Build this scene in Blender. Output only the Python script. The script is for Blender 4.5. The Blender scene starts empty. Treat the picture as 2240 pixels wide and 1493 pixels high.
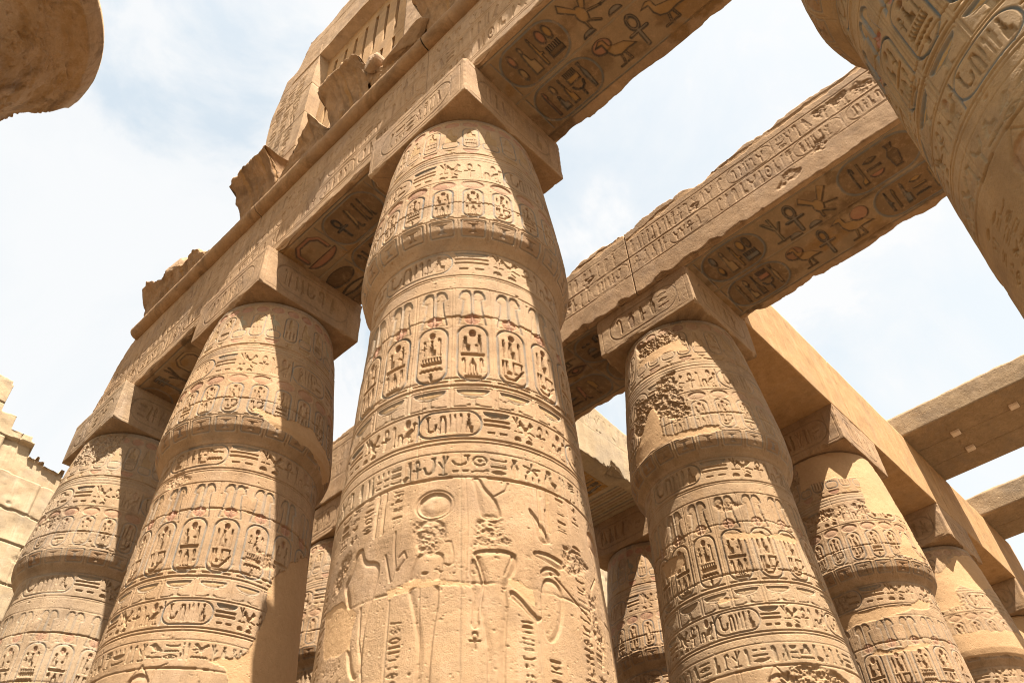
import bpy, math, random
import numpy as np
from mathutils import Matrix, Vector

S = bpy.context.scene
COL = S.collection
ZA = 12.7            # height of the underside of every abacus above the sand
TX, SY = 5.937, 5.2  # column spacing along x and y
AW, AH = 1.113, 0.994  # abacus half width and height

# ------------------------------------------------------------------ camera
cd = bpy.data.cameras.new('camera')
cam = bpy.data.objects.new('camera', cd)
COL.objects.link(cam)
cd.sensor_width = 36.0
cd.lens = 28.77
cd.clip_start = 0.1
cd.clip_end = 2000
_R = [(0.68698054, -0.72561312, -0.0392853), (0.4928862, 0.5050054, -0.70854269), (0.53396716, 0.46739186, 0.70457358)]
cam.matrix_world = Matrix(((_R[0][0], -_R[1][0], -_R[2][0], -5.2152),
                           (_R[0][1], -_R[1][1], -_R[2][1], -5.3518),
                           (_R[0][2], -_R[1][2], -_R[2][2], -11.1104 + ZA),
                           (0, 0, 0, 1)))
S.camera = cam

# ------------------------------------------------------------------ light
SUN_EL, SUN_AZ = math.radians(65.5), math.radians(-112.0)   # azimuth from +x, counter-clockwise
sdir = Vector((math.cos(SUN_EL) * math.cos(SUN_AZ), math.cos(SUN_EL) * math.sin(SUN_AZ), math.sin(SUN_EL)))
sl = bpy.data.lights.new('sun', 'SUN')
sl.energy = 5.0
sl.angle = math.radians(0.55)
sl.color = (1.0, 0.93, 0.81)
so = bpy.data.objects.new('sun', sl)
so.rotation_euler = sdir.to_track_quat('Z', 'Y').to_euler()
so.location = (0, 0, 60)
COL.objects.link(so)

W = bpy.data.worlds.new('World')
S.world = W
W.use_nodes = True
nt = W.node_tree
nt.nodes.clear()


def nd(t, kind, **kw):
    n = t.nodes.new(kind)
    for k, v in kw.items():
        if k.startswith('i_'):
            key = k[2:]
            n.inputs[int(key) if key.isdigit() else key].default_value = v
        else:
            setattr(n, k, v)
    return n


def ramp(t, stops):
    n = t.nodes.new('ShaderNodeValToRGB')
    cr = n.color_ramp
    while len(cr.elements) > 1:
        cr.elements.remove(cr.elements[-1])
    for i, (p, c) in enumerate(stops):
        e = cr.elements[0] if i == 0 else cr.elements.new(p)
        e.position = p
        e.color = (c, c, c, 1) if isinstance(c, (int, float)) else (*c, 1)
    return n


sky = nd(nt, 'ShaderNodeTexSky', sky_type='NISHITA', sun_disc=False, sun_elevation=SUN_EL,
         sun_rotation=math.radians(90) - SUN_AZ, altitude=100, air_density=1.0, dust_density=2.0)
tc = nd(nt, 'ShaderNodeTexCoord')
mp = nd(nt, 'ShaderNodeMapping')
mp.inputs['Scale'].default_value = (1.0, 1.0, 0.62)
mp.inputs['Rotation'].default_value = (0.2, 0.35, 0.5)
n1 = nd(nt, 'ShaderNodeTexNoise', i_Scale=3.4, i_Detail=10.0, i_Roughness=0.58, i_Distortion=0.55)
n2 = nd(nt, 'ShaderNodeTexNoise', i_Scale=0.9, i_Detail=3.0, i_Roughness=0.5)
mx = nd(nt, 'ShaderNodeMix', data_type='FLOAT', i_0=0.30)
r1 = ramp(nt, [(0.40, 0.02), (0.47, 0.30), (0.53, 0.92), (0.58, 1.0)])
# whiter towards the low sky on the right of the hall
sep = nd(nt, 'ShaderNodeSeparateXYZ')
lowm = nd(nt, 'ShaderNodeMapRange', i_1=-0.35, i_2=0.75, i_3=-0.08, i_4=0.58)
sub = nd(nt, 'ShaderNodeMath', operation='SUBTRACT')
add = nd(nt, 'ShaderNodeMath', operation='ADD', use_clamp=True)
mix = nd(nt, 'ShaderNodeMix', data_type='RGBA')
gain = nd(nt, 'ShaderNodeMix', data_type='RGBA', blend_type='MULTIPLY', i_0=1.0)
gain.inputs[7].default_value = (1.60, 1.30, 0.86, 1)
mix.inputs[7].default_value = (2.66, 2.68, 2.70, 1)
bg = nd(nt, 'ShaderNodeBackground', i_Strength=0.1)
wo = nd(nt, 'ShaderNodeOutputWorld')
L = nt.links.new
L(tc.outputs['Generated'], mp.inputs['Vector'])
L(mp.outputs[0], n1.inputs['Vector']); L(mp.outputs[0], n2.inputs['Vector'])
L(n1.outputs[0], mx.inputs[2]); L(n2.outputs[0], mx.inputs[3])
L(mx.outputs[0], r1.inputs[0])
L(tc.outputs['Generated'], sep.inputs[0]); L(sep.outputs[0], sub.inputs[0]); L(sep.outputs[1], sub.inputs[1]); L(sub.outputs[0], lowm.inputs[0])
L(r1.outputs[0], add.inputs[0]); L(lowm.outputs[0], add.inputs[1])
L(sky.outputs[0], gain.inputs[6]); L(gain.outputs[2], mix.inputs[6])
L(add.outputs[0], mix.inputs[0])
L(mix.outputs[2], bg.inputs[0]); L(bg.outputs[0], wo.inputs[0])

S.render.engine = 'CYCLES'
S.cycles.use_denoising = True
S.cycles.pixel_filter_type = 'BLACKMAN_HARRIS'
S.cycles.filter_width = 1.05
S.cycles.max_bounces = 8
S.cycles.diffuse_bounces = 5
S.view_settings.view_transform = 'Standard'
S.view_settings.look = 'None'
S.view_settings.gamma = 1
S.view_settings.exposure = 1.88


# ------------------------------------------------------------------ noise and small helpers
def sstep(a, b, x):
    t = np.clip((x - a) / (b - a), 0, 1)
    return t * t * (3 - 2 * t)


def vnoise(ny, nx, cy, cx, rng, wrap=False):
    gy = int(ny / cy) + 2
    gx = max(2, int(round(nx / cx))) if wrap else int(nx / cx) + 2
    if wrap:
        cx = nx / gx
    g = rng.random((gy, gx), dtype=np.float32)
    y = np.arange(ny) / cy; x = np.arange(nx) / cx
    y0 = y.astype(int); x0 = x.astype(int)
    fy = (y - y0).astype(np.float32); fx = (x - x0).astype(np.float32)
    fy = (fy * fy * (3 - 2 * fy))[:, None]; fx = (fx * fx * (3 - 2 * fx))[None]
    y1 = y0 + 1
    x0m = x0 % gx; x1m = (x0 + 1) % gx
    a = g[y0]; b = g[y1]
    r = a * (1 - fy) + b * fy
    return r[:, x0m] * (1 - fx) + r[:, x1m] * fx


def fbm(ny, nx, cell, rng, octs=4, wrap=False, rough=0.5, aniso=1.0):
    out = np.zeros((ny, nx), np.float32); amp = 1.0; tot = 0.0
    for _ in range(octs):
        cy = max(cell, 1.01); cx = max(cell * aniso, 1.01)
        out += amp * (vnoise(ny, nx, cy, cx, rng, wrap) - 0.5)
        tot += amp; amp *= rough; cell *= 0.5
        if cell < 1.0:
            break
    return out / tot * 2


def n1d(x, seed, cell):
    rng = np.random.default_rng(seed)
    g = rng.random(400)
    t = np.asarray(x, float) / cell + 150
    i = np.floor(t).astype(int); f = t - i
    f = f * f * (3 - 2 * f)
    return (g[i % 400] * (1 - f) + g[(i + 1) % 400] * f) * 2 - 1


def fn1(x, seed, cell):
    return n1d(x, seed, cell) * .55 + n1d(x, seed + 1, cell * .43) * .3 + n1d(x, seed + 2, cell * .17) * .15


def srgb(r, g, b):
    f = lambda c: c / 12.92 if c <= 0.04045 else ((c + .055) / 1.055) ** 2.4
    return (f(r / 255), f(g / 255), f(b / 255))


RED = (0.30, .13, .085)
OCH = (0.31, 0.18, 0.06)
BLU = (0.115, 0.14, 0.15)
GRN = (0.19, 0.23, 0.185)
DRK = (0.05, 0.046, 0.042)
PALE = (0.38, 0.32, 0.24)


# ------------------------------------------------------------------ canvases: carved relief as height maps in metres
class Canvas:
    def __init__(s, u0, u1, v0, v1, ppm, wrap=False, seed=0):
        s.u0, s.v1 = u0, v1
        s.nx = int(round((u1 - u0) * ppm)); s.ny = int(round((v1 - v0) * ppm)) + 1
        s.ppm = s.nx / (u1 - u0)
        s.wrap = wrap
        s.H = np.zeros((s.ny, s.nx), np.float32)
        s.C = np.zeros((s.ny, s.nx, 4), np.float32)
        s.P = np.zeros((s.ny, s.nx), np.float32)
        s.rng = np.random.default_rng(seed)

    def win(s, x0, y0, x1, y1):
        i0 = int(math.floor((x0 - s.u0) * s.ppm)); i1 = int(math.ceil((x1 - s.u0) * s.ppm)) + 1
        j0 = int(math.floor((s.v1 - y1) * s.ppm)); j1 = int(math.ceil((s.v1 - y0) * s.ppm)) + 1
        j0 = max(j0, 0); j1 = min(j1, s.ny)
        if not s.wrap:
            i0 = max(i0, 0); i1 = min(i1, s.nx)
        if i1 <= i0 or j1 <= j0:
            return None
        ii = np.arange(i0, i1); jj = np.arange(j0, j1)
        X = (s.u0 + ii / s.ppm)[None].astype(np.float32); Y = (s.v1 - jj / s.ppm)[:, None].astype(np.float32)
        X, Y = np.broadcast_arrays(X, Y)
        return np.ix_(jj, ii % s.nx), X, Y

    def carve(s, prims, depth=.02, edge=.012, pil=.5, pw=.05, paint=None, line=None):
        bb = [1e9, 1e9, -1e9, -1e9]
        for p in prims:
            b = bbox(p)
            bb = [min(bb[0], b[0]), min(bb[1], b[1]), max(bb[2], b[2]), max(bb[3], b[3])]
        m = .02
        w = s.win(bb[0] - m, bb[1] - m, bb[2] + m, bb[3] + m)
        if w is None:
            return
        ix, X, Y = w
        sd = None
        for p in prims:
            d = sdf(p, X, Y)
            sd = d if sd is None else np.minimum(sd, d)
        sd = sd - .25 / s.ppm
        d = depth * np.clip(-sd / edge, 0, 1)
        if pil:
            d = d * (1 - pil * sstep(0, pw, -sd - edge))
        s.H[ix] -= d
        if paint is not None:
            a = (np.clip(.5 - sd * s.ppm, 0, 1) * paint[3])[..., None]
            c = s.C[ix]
            c[..., :3] = c[..., :3] * (1 - a) + np.array(paint[:3], np.float32) * a
            c[..., 3:] = np.maximum(c[..., 3:], a)
            s.C[ix] = c
        if line is not None:
            a = (np.clip(1.5 - np.abs(sd + .008) / .014, 0, 1) * line[3])[..., None]
            c = s.C[ix]
            c[..., :3] = c[..., :3] * (1 - a) + np.array(line[:3], np.float32) * a
            c[..., 3:] = np.maximum(c[..., 3:], a)
            s.C[ix] = c

    def hline(s, v, th=.014, depth=.012, u0=None, u1=None, paint=None, wobble=.006):
        a = s.u0 if u0 is None else u0
        b = s.u0 + s.nx / s.ppm if u1 is None else u1
        j0 = max(0, int((s.v1 - v - th - .02) * s.ppm)); j1 = min(s.ny, int((s.v1 - v + th + .02) * s.ppm) + 2)
        i0 = max(0, int((a - s.u0) * s.ppm)); i1 = min(s.nx, int((b - s.u0) * s.ppm) + 1)
        if j1 <= j0 or i1 <= i0:
            return
        Y = s.v1 - np.arange(j0, j1) / s.ppm
        xs = s.u0 + np.arange(i0, i1) / s.ppm
        wob = fn1(xs, int(abs(v) * 1000) % 997, .5) * wobble
        sd = np.abs(Y[:, None] - v - wob[None]) - th / 2
        d = depth * np.clip(-sd / .007 + .6, 0, 1)
        s.H[j0:j1, i0:i1] -= d.astype(np.float32)
        if paint is not None:
            k = (np.clip(.6 - sd * s.ppm, 0, 1) * paint[3])[..., None]
            c = s.C[j0:j1, i0:i1]
            c[..., :3] = c[..., :3] * (1 - k) + np.array(paint[:3]) * k
            c[..., 3:] = np.maximum(c[..., 3:], k)

    def vline(s, u, v0, v1, th=.014, depth=.012, paint=None):
        s.carve([('l', [(u, v0), (u + .004, (v0 + v1) / 2), (u, v1)], th)], depth, .007, 0, paint=paint)

    def band(s, v0, v1, paint):
        j0 = max(0, int((s.v1 - v1) * s.ppm)); j1 = min(s.ny, int((s.v1 - v0) * s.ppm) + 1)
        c = s.C[j0:j1]
        a = paint[3]
        c[..., :3] = c[..., :3] * (1 - a) + np.array(paint[:3]) * a
        c[..., 3] = np.maximum(c[..., 3], a)

    def polymask(s, pts, soft=.03, rag=.07, cell=.25, seed=5):
        xs = [p[0] for p in pts]; ys = [p[1] for p in pts]
        w = s.win(min(xs) - .2, min(ys) - .2, max(xs) + .2, max(ys) + .2)
        if w is None:
            return None
        ix, X, Y = w
        sd = sdf(('p', pts), X, Y)
        n = fbm(X.shape[0], X.shape[1], cell * s.ppm, np.random.default_rng(seed), 5, rough=.6)
        return ix, sstep(soft, -soft, sd + n * rag), X, Y

    def plaster(s, pts, seed=5, level=-.012, rag=.09):
        r = s.polymask(pts, .012, rag, .3, seed)
        if r is None:
            return
        ix, m, X, Y = r
        n = fbm(X.shape[0], X.shape[1], .5 * s.ppm, np.random.default_rng(seed + 1), 6)
        s.H[ix] = s.H[ix] * (1 - m) + (level + n * .012) * m
        s.C[ix] = s.C[ix] * (1 - m[..., None])
        s.P[ix] = np.maximum(s.P[ix], m)

    def rough(s, pts, depth=.045, cell=.09, seed=9, clear=True):
        r = s.polymask(pts, .03, .09, .2, seed)
        if r is None:
            return
        ix, m, X, Y = r
        n = fbm(X.shape[0], X.shape[1], cell * s.ppm, np.random.default_rng(seed + 1), 4, rough=.75)
        n2 = fbm(X.shape[0], X.shape[1], .4 * s.ppm, np.random.default_rng(seed + 2), 3)
        s.H[ix] = s.H[ix] * (1 - m * (.8 if clear else .2)) - m * (depth * .5 - n * depth * .9 - n2 * depth * .5)
        s.C[ix] = s.C[ix] * (1 - .8 * m[..., None])


def bbox(p):
    k = p[0]
    if k == 'e':
        return p[1] - p[3], p[2] - p[4], p[1] + p[3], p[2] + p[4]
    if k == 'r':
        return p[1] - p[3] - p[5], p[2] - p[4] - p[5], p[1] + p[3] + p[5], p[2] + p[4] + p[5]
    if k == 'l':
        xs = [q[0] for q in p[1]]; ys = [q[1] for q in p[1]]; r = p[2]
        return min(xs) - r, min(ys) - r, max(xs) + r, max(ys) + r
    if k == 'p':
        xs = [q[0] for q in p[1]]; ys = [q[1] for q in p[1]]
        return min(xs), min(ys), max(xs), max(ys)
    if k in ('b', 'o'):
        return p[1] - .02, p[2] - .02, p[3] + .02, p[4] + .02


def segd(X, Y, a, b):
    dx, dy = b[0] - a[0], b[1] - a[1]
    l2 = dx * dx + dy * dy + 1e-9
    t = np.clip(((X - a[0]) * dx + (Y - a[1]) * dy) / l2, 0, 1)
    return np.hypot(X - a[0] - t * dx, Y - a[1] - t * dy)


def sdf(p, X, Y):
    k = p[0]
    if k == 'e':
        q = np.sqrt(((X - p[1]) / p[3]) ** 2 + ((Y - p[2]) / p[4]) ** 2)
        return (q - 1) * min(p[3], p[4])
    if k == 'r':
        q = np.sqrt(((X - p[1]) / p[3]) ** 2 + ((Y - p[2]) / p[4]) ** 2)
        return np.abs(q - 1) * min(p[3], p[4]) - p[5] / 2
    if k == 'l':
        d = None
        for a, b in zip(p[1][:-1], p[1][1:]):
            e = segd(X, Y, a, b)
            d = e if d is None else np.minimum(d, e)
        return d - p[2] / 2
    if k == 'p':
        pts = p[1]; d = None; ins = np.zeros(X.shape, bool)
        for a, b in zip(pts, pts[1:] + pts[:1]):
            e = segd(X, Y, a, b)
            d = e if d is None else np.minimum(d, e)
            if a[1] != b[1]:
                c = ((a[1] > Y) != (b[1] > Y)) & (X < (b[0] - a[0]) * (Y - a[1]) / (b[1] - a[1]) + a[0])
                ins ^= c
        return np.where(ins, -d, d)
    if k in ('b', 'o'):      # b: filled round box, o: its outline.  x0,y0,x1,y1,radius[,thickness]
        r = p[5]
        cx, cy = (p[1] + p[3]) / 2, (p[2] + p[4]) / 2
        qx = np.abs(X - cx) - (p[3] - p[1]) / 2 + r; qy = np.abs(Y - cy) - (p[4] - p[2]) / 2 + r
        d = np.hypot(np.maximum(qx, 0), np.maximum(qy, 0)) + np.minimum(np.maximum(qx, qy), 0) - r
        return d if k == 'b' else np.abs(d) - p[6] / 2


# ------------------------------------------------------------------ the sign list (unit box, y up)
_z = [(i / 10, .62 if i % 2 else .38) for i in range(11)]
_dome = [(.5 + .5 * math.cos(a), math.sin(a)) for a in np.linspace(0, math.pi, 12)]
_bowl = [(.5 + .5 * math.cos(a), 1 + math.sin(a)) for a in np.linspace(math.pi, 2 * math.pi, 12)]
_lens = [(t, .5 + .5 * math.sin(math.pi * t)) for t in np.linspace(0, 1, 9)] + [(t, .5 - .5 * math.sin(math.pi * t)) for t in np.linspace(1, 0, 9)[1:-1]]
GL = {
    'sun': [('r', .5, .5, .40, .40, .10), ('e', .5, .5, .12, .12)],
    'disc': [('e', .5, .5, .48, .48)],
    'reed': [('p', [(.3, .92), (.55, 1), (.75, .75), (.72, .36), (.4, .3)]), ('l', [(.4, .9), (.4, .03)], .12)],
    'seat': [('e', .42, .85, .16, .14), ('p', [(.25, .74), (.55, .74), (.62, .45), (.9, .42), (.92, .0), (.12, .0), (.14, .4)])],
    'seatsun': [('e', .45, .9, .13, .1), ('e', .45, .7, .11, .09), ('p', [(.28, .62), (.58, .62), (.64, .38), (.92, .34), (.92, 0), (.12, 0), (.14, .35)])],
    'king': [('e', .4, .92, .12, .08), ('p', [(.28, .84), (.54, .84), (.6, .45), (.85, .42), (.85, .34), (.56, .34), (.58, .0), (.22, .0), (.2, .5)])],
    'ankh': [('r', .5, .75, .2, .2, .11), ('l', [(.12, .48), (.88, .48)], .12), ('l', [(.5, .5), (.5, .05)], .13)],
    'was': [('l', [(.5, .1), (.5, .86), (.2, .95), (.12, .8)], .11), ('l', [(.3, .02), (.5, .14), (.7, .02)], .08)],
    'water': [('l', _z, .16)],
    'mouth': [('p', _lens)],
    'ringmouth': [('l', _lens + [_lens[0]], .14)],
    'nb': [('p', _bowl)],
    'loaf': [('p', _dome)],
    'bar': [('b', .0, .25, 1, .75, .05)],
    'bars': [('b', 0, .75, 1, .95, .05), ('b', 0, .4, 1, .6, .05), ('b', 0, .05, 1, .25, .05)],
    'dash': [('b', .05, .3, .38, .7, .05), ('b', .62, .3, .95, .7, .05)],
    'bar3': [('l', [(.12, .1), (.12, .9)], .16), ('l', [(.5, .1), (.5, .9)], .16), ('l', [(.88, .1), (.88, .9)], .16)],
    'mn': [('b', 0, .0, 1, .5, .03)] + [('l', [(.07 + .143 * i, .5), (.07 + .143 * i, .95)], .07) for i in range(7)],
    'bird': [('p', [(.02, .80), (.18, .86), (.25, .98), (.42, .98), (.5, .82), (.72, .55), (.98, .12), (.8, .15), (.6, .27), (.4, .3), (.26, .45), (.2, .7)]),
             ('l', [(.45, .3), (.42, .03), (.25, .03)], .07), ('l', [(.58, .28), (.56, .03), (.4, .03)], .07)],
    'duck': [('p', [(.0, .88), (.2, 1.), (.32, .95), (.34, .72), (.5, .66), (.72, .58), (.98, .3), (.7, .32), (.45, .3), (.28, .4), (.2, .6), (.2, .84)]),
             ('l', [(.45, .3), (.4, .04), (.25, .04)], .06), ('l', [(.58, .3), (.62, .04), (.48, .04)], .06)],
    'viper': [('l', [(.0, .55), (.2, .62), (.35, .4), (.7, .45), (1, .3)], .13), ('l', [(.0, .55), (.04, .9)], .07), ('l', [(.1, .6), (.14, .92)], .07)],
    'cloth': [('l', [(.3, .02), (.3, .9), (.5, 1), (.68, .9), (.68, .45)], .14)],
    'hook': [('l', [(.08, .95), (.08, .5), (.2, .25), (.5, .16), (.8, .22), (.95, .5)], .13), ('l', [(.0, .95), (.25, .95)], .12)],
    'stool': [('o', .1, .05, .9, .95, .02, .16)],
    'house': [('l', [(.3, .08), (.08, .08), (.08, .92), (.92, .92), (.92, .08), (.7, .08)], .14)],
    'arm': [('l', [(.0, .7), (.0, .3), (.7, .3), (.98, .62)], .16)],
    'foot': [('p', [(.1, 1), (.42, 1), (.42, .3), (.95, .18), (.95, 0), (.1, 0)])],
    'bee': [('e', .45, .4, .16, .24), ('p', [(.45, .55), (.1, .98), (.0, .8), (.35, .45)]), ('p', [(.5, .55), (.75, 1), (.95, .85), (.6, .45)]),
            ('l', [(.5, .2), (.75, .02)], .07), ('l', [(.4, .2), (.4, .0)], .07), ('l', [(.6, .4), (.98, .3)], .07)],
    'sedge': [('l', [(.5, .02), (.5, .98)], .1), ('l', [(.5, .5), (.15, .95)], .1), ('l', [(.5, .35), (.85, .7)], .09), ('l', [(.2, .04), (.8, .04)], .09)],
    'crook': [('l', [(.6, .03), (.6, .8), (.45, .97), (.22, .9), (.2, .72)], .13)],
    'feather': [('p', [(.3, .0), (.3, .8), (.45, 1), (.7, .97), (.78, .75), (.62, .7), (.62, .0)])],
    'star': [('l', [(.5, .5), (.5 + .48 * math.sin(a), .5 + .48 * math.cos(a))], .12) for a in np.linspace(0, 2 * math.pi, 6)[:-1]],
    'scarab': [('e', .5, .42, .3, .32), ('e', .5, .8, .18, .14), ('l', [(.2, .5), (.02, .7)], .07), ('l', [(.8, .5), (.98, .7)], .07), ('l', [(.25, .25), (.05, .05)], .07), ('l', [(.75, .25), (.95, .05)], .07)],
    'eye': [('l', _lens + [_lens[0]], .12), ('e', .5, .5, .16, .3)],
    'djed': [('b', .38, .0, .62, 1, .02), ('b', .15, .9, .85, .98, .02), ('b', .15, .76, .85, .84, .02), ('b', .15, .62, .85, .7, .02), ('b', .22, .0, .78, .08, .02)],
    'ms': [('l', [(.5, .95), (.5, .1)], .1), ('l', [(.5, .9), (.25, .6), (.2, .1)], .09), ('l', [(.5, .9), (.75, .6), (.8, .1)], .09), ('l', [(.1, .05), (.9, .05)], .1)],
    'jar': [('p', [(.3, 1), (.7, 1), (.62, .8), (.8, .55), (.68, .0), (.32, .0), (.2, .55), (.38, .8)])],
    'altar': [('p', [(.05, .85), (.95, .85), (.6, .7), (.6, .2), (.8, .0), (.2, .0), (.4, .2), (.4, .7)])],
    'arch': [('l', [(.12, .05), (.12, .6), (.3, .9), (.7, .9), (.88, .6), (.88, .05)], .16)],
    'plume': [('p', [(1, 0), (1, .86), (.9, .97), (.65, 1.0), (.38, .97), (.18, .86), (.12, .74), (.42, .70), (.35, .4), (.1, 0)])],
    'eagle': [('p', [(.05, .84), (.2, .9), (.3, 1), (.45, .96), (.55, .8), (.7, .5), (.95, .05), (.6, .2), (.45, .28), (.28, .5), (.22, .74)]), ('l', [(.45, .3), (.45, .04), (.22, .04)], .1)],
    'horn': [('l', [(.05, .9), (.2, .6), (.5, .5), (.8, .6), (.95, .9)], .14), ('l', [(.5, .5), (.5, .02)], .13)],
    'bolt': [('l', [(0, .5), (1, .5)], .22), ('l', [(.4, .15), (.4, .85)], .1), ('l', [(.6, .15), (.6, .85)], .1)],
    'saw': [('b', 0, .4, 1, .95, .02)] + [('l', [(.05 + .1 * i, .4), (.05 + .1 * i, .02)], .045) for i in range(10)],
}
TALL = ['reed', 'ankh', 'was', 'seat', 'seatsun', 'bird', 'feather', 'crook', 'cloth', 'djed', 'sedge', 'king', 'foot', 'eagle', 'jar', 'horn']
FLAT = ['water', 'mouth', 'nb', 'loaf', 'bar', 'bars', 'mn', 'dash', 'viper', 'arm', 'eye', 'bolt', 'bar3', 'ringmouth']
SQ = ['sun', 'disc', 'stool', 'house', 'star', 'scarab', 'duck', 'bee', 'seat', 'bird', 'hook', 'arch']


def place(prims, x0, y0, x1, y1, flip=False):
    w, h = x1 - x0, y1 - y0
    m = math.sqrt(abs(w * h))
    fx = (lambda x: x1 - x * w) if flip else (lambda x: x0 + x * w)
    out = []
    for p in prims:
        k = p[0]
        if k == 'e':
            out.append(('e', fx(p[1]), y0 + p[2] * h, p[3] * w, p[4] * h))
        elif k == 'r':
            out.append(('r', fx(p[1]), y0 + p[2] * h, p[3] * w, p[4] * h, p[5] * min(w, h)))
        elif k == 'l':
            out.append(('l', [(fx(a), y0 + b * h) for a, b in p[1]], p[2] * min(m, 1.6 * min(w, h))))
        elif k == 'p':
            out.append(('p', [(fx(a), y0 + b * h) for a, b in p[1]]))
        elif k == 'b':
            a, b = sorted((fx(p[1]), fx(p[3])))
            out.append(('b', a, y0 + p[2] * h, b, y0 + p[4] * h, p[5] * min(w, h)))
        elif k == 'o':
            a, b = sorted((fx(p[1]), fx(p[3])))
            out.append(('o', a, y0 + p[2] * h, b, y0 + p[4] * h, p[5] * min(w, h), p[6] * min(w, h)))
    return out


def glyph(c, g, x0, y0, x1, y1, depth=.026, flip=False, paint=None, line=None, pil=.45):
    if g == 'C':
        return
    c.carve(place(GL[g], x0, y0, x1, y1, flip), depth * 1.15, .006, pil * .7, .04, paint, line)


def quadrat(c, x0, y0, x1, y1, rng, depth, paints=None, line=None):
    w, h = x1 - x0, y1 - y0
    r = rng.random()
    pk = (lambda: paints[rng.integers(len(paints))]) if paints else (lambda: None)
    f = rng.random() < .5
    g = .05 * min(w, h)
    if h > 1.5 * w and r < .6:
        glyph(c, TALL[rng.integers(len(TALL))], x0, y0, x1, y1, depth, f, pk(), line)
    elif r < .45:
        glyph(c, SQ[rng.integers(len(SQ))], x0, y0 + .4 * h, x1, y1, depth, f, pk(), line)
        glyph(c, FLAT[rng.integers(len(FLAT))], x0, y0 + .04 * h, x1, y0 + .3 * h, depth, f, pk(), line)
    elif r < .7:
        for i in range(3):
            glyph(c, FLAT[rng.integers(len(FLAT))], x0, y0 + h * (i / 3 + .05), x1, y0 + h * (i / 3 + .26), depth, f, pk(), line)
    elif r < .86:
        glyph(c, TALL[rng.integers(len(TALL))], x0, y0, x0 + .48 * w, y1, depth, f, pk(), line)
        glyph(c, TALL[rng.integers(len(TALL))], x0 + .52 * w, y0, x1, y1, depth, f, pk(), line)
    else:
        glyph(c, (SQ + TALL)[rng.integers(len(SQ) + len(TALL))], x0, y0, x1, y1, depth, f, pk(), line)


def htext(c, u0, v0, u1, v1, rng, depth=.024, paints=None, line=None, qw=.8):
    h = v1 - v0; u = u0
    while u < u1 - h * .35:
        w = min(h * qw * (.6 + .6 * rng.random()), u1 - u)
        quadrat(c, u + .04 * h, v0 + .05 * h, u + w - .05 * h, v1 - .05 * h, rng, depth, paints, line)
        u += w


def vtext(c, u0, v0, u1, v1, rng, depth=.02, paints=None):
    w = u1 - u0; v = v1
    while v > v0 + w * .5:
        h = min(w * (.55 + .6 * rng.random()), v - v0)
        if rng.random() < .45:
            glyph(c, FLAT[rng.integers(len(FLAT))], u0 + .06 * w, v - h * .45, u1 - .06 * w, v - .06 * h, depth)
            v -= h * .55
        else:
            quadrat(c, u0 + .06 * w, v - h + .03, u1 - .06 * w, v - .02, rng, depth, paints)
            v -= h


def cart_h(c, u0, v0, u1, v1, rng, depth=.026, paint=None, line=None, rough=True, foot=1, seq=None, paints=None):
    h = v1 - v0
    if line is not None and line[3] > .8:
        c.carve([('b', u0 + .02, v0 + .02, u1 - .02, v1 - .02, h * .42)], .004, .01, 0, paint=(.10, .058, .028, .72))
    c.carve([('o', u0, v0, u1, v1, h * .46, max(.02, h * .05))], depth * .75, .008, 0, paint=paint)
    x = u1 + .02 * h if foot > 0 else u0 - .02 * h
    c.vline(x, v0, v1, .018, depth * .7, paint)
    a, b = u0 + .22 * h, u1 - .2 * h
    if seq:
        tot = sum(q[0] for q in seq); u = a
        for q in seq:
            w = (b - a) * q[0] / tot
            for g, bx0, by0, bx1, by1 in q[1]:
                glyph(c, g, u + bx0 * w + .01, v0 + h * (.12 + .76 * by0), u + bx1 * w - .01, v0 + h * (.12 + .76 * by1), depth * 1.25, paint=(paints[rng.integers(len(paints))] if paints else None), line=line)
            u += w
    else:
        htext(c, a, v0 + .14 * h, b, v1 - .12 * h, rng, depth * 1.2, paints, line, .55)


def full(g):
    return [(g, 0, 0, 1, 1)]


SEQ1 = [(1.1, full('hook')), (.8, full('arch')), (.45, full('reed')), (.45, full('crook')), (.5, full('cloth')), (.9, full('seatsun'))]
SEQ2 = [(.9, [('sun', .0, .45, .95, 1), ('seat', 0, 0, 1, .45)]), (.5, full('crook')), (.6, full('king')), (.9, [('house', 0, .5, 1, 1), ('foot', 0, 0, 1, .45)]), (1.1, [('viper', 0, .5, 1, .95), ('water', 0, .05, 1, .45)])]


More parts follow.
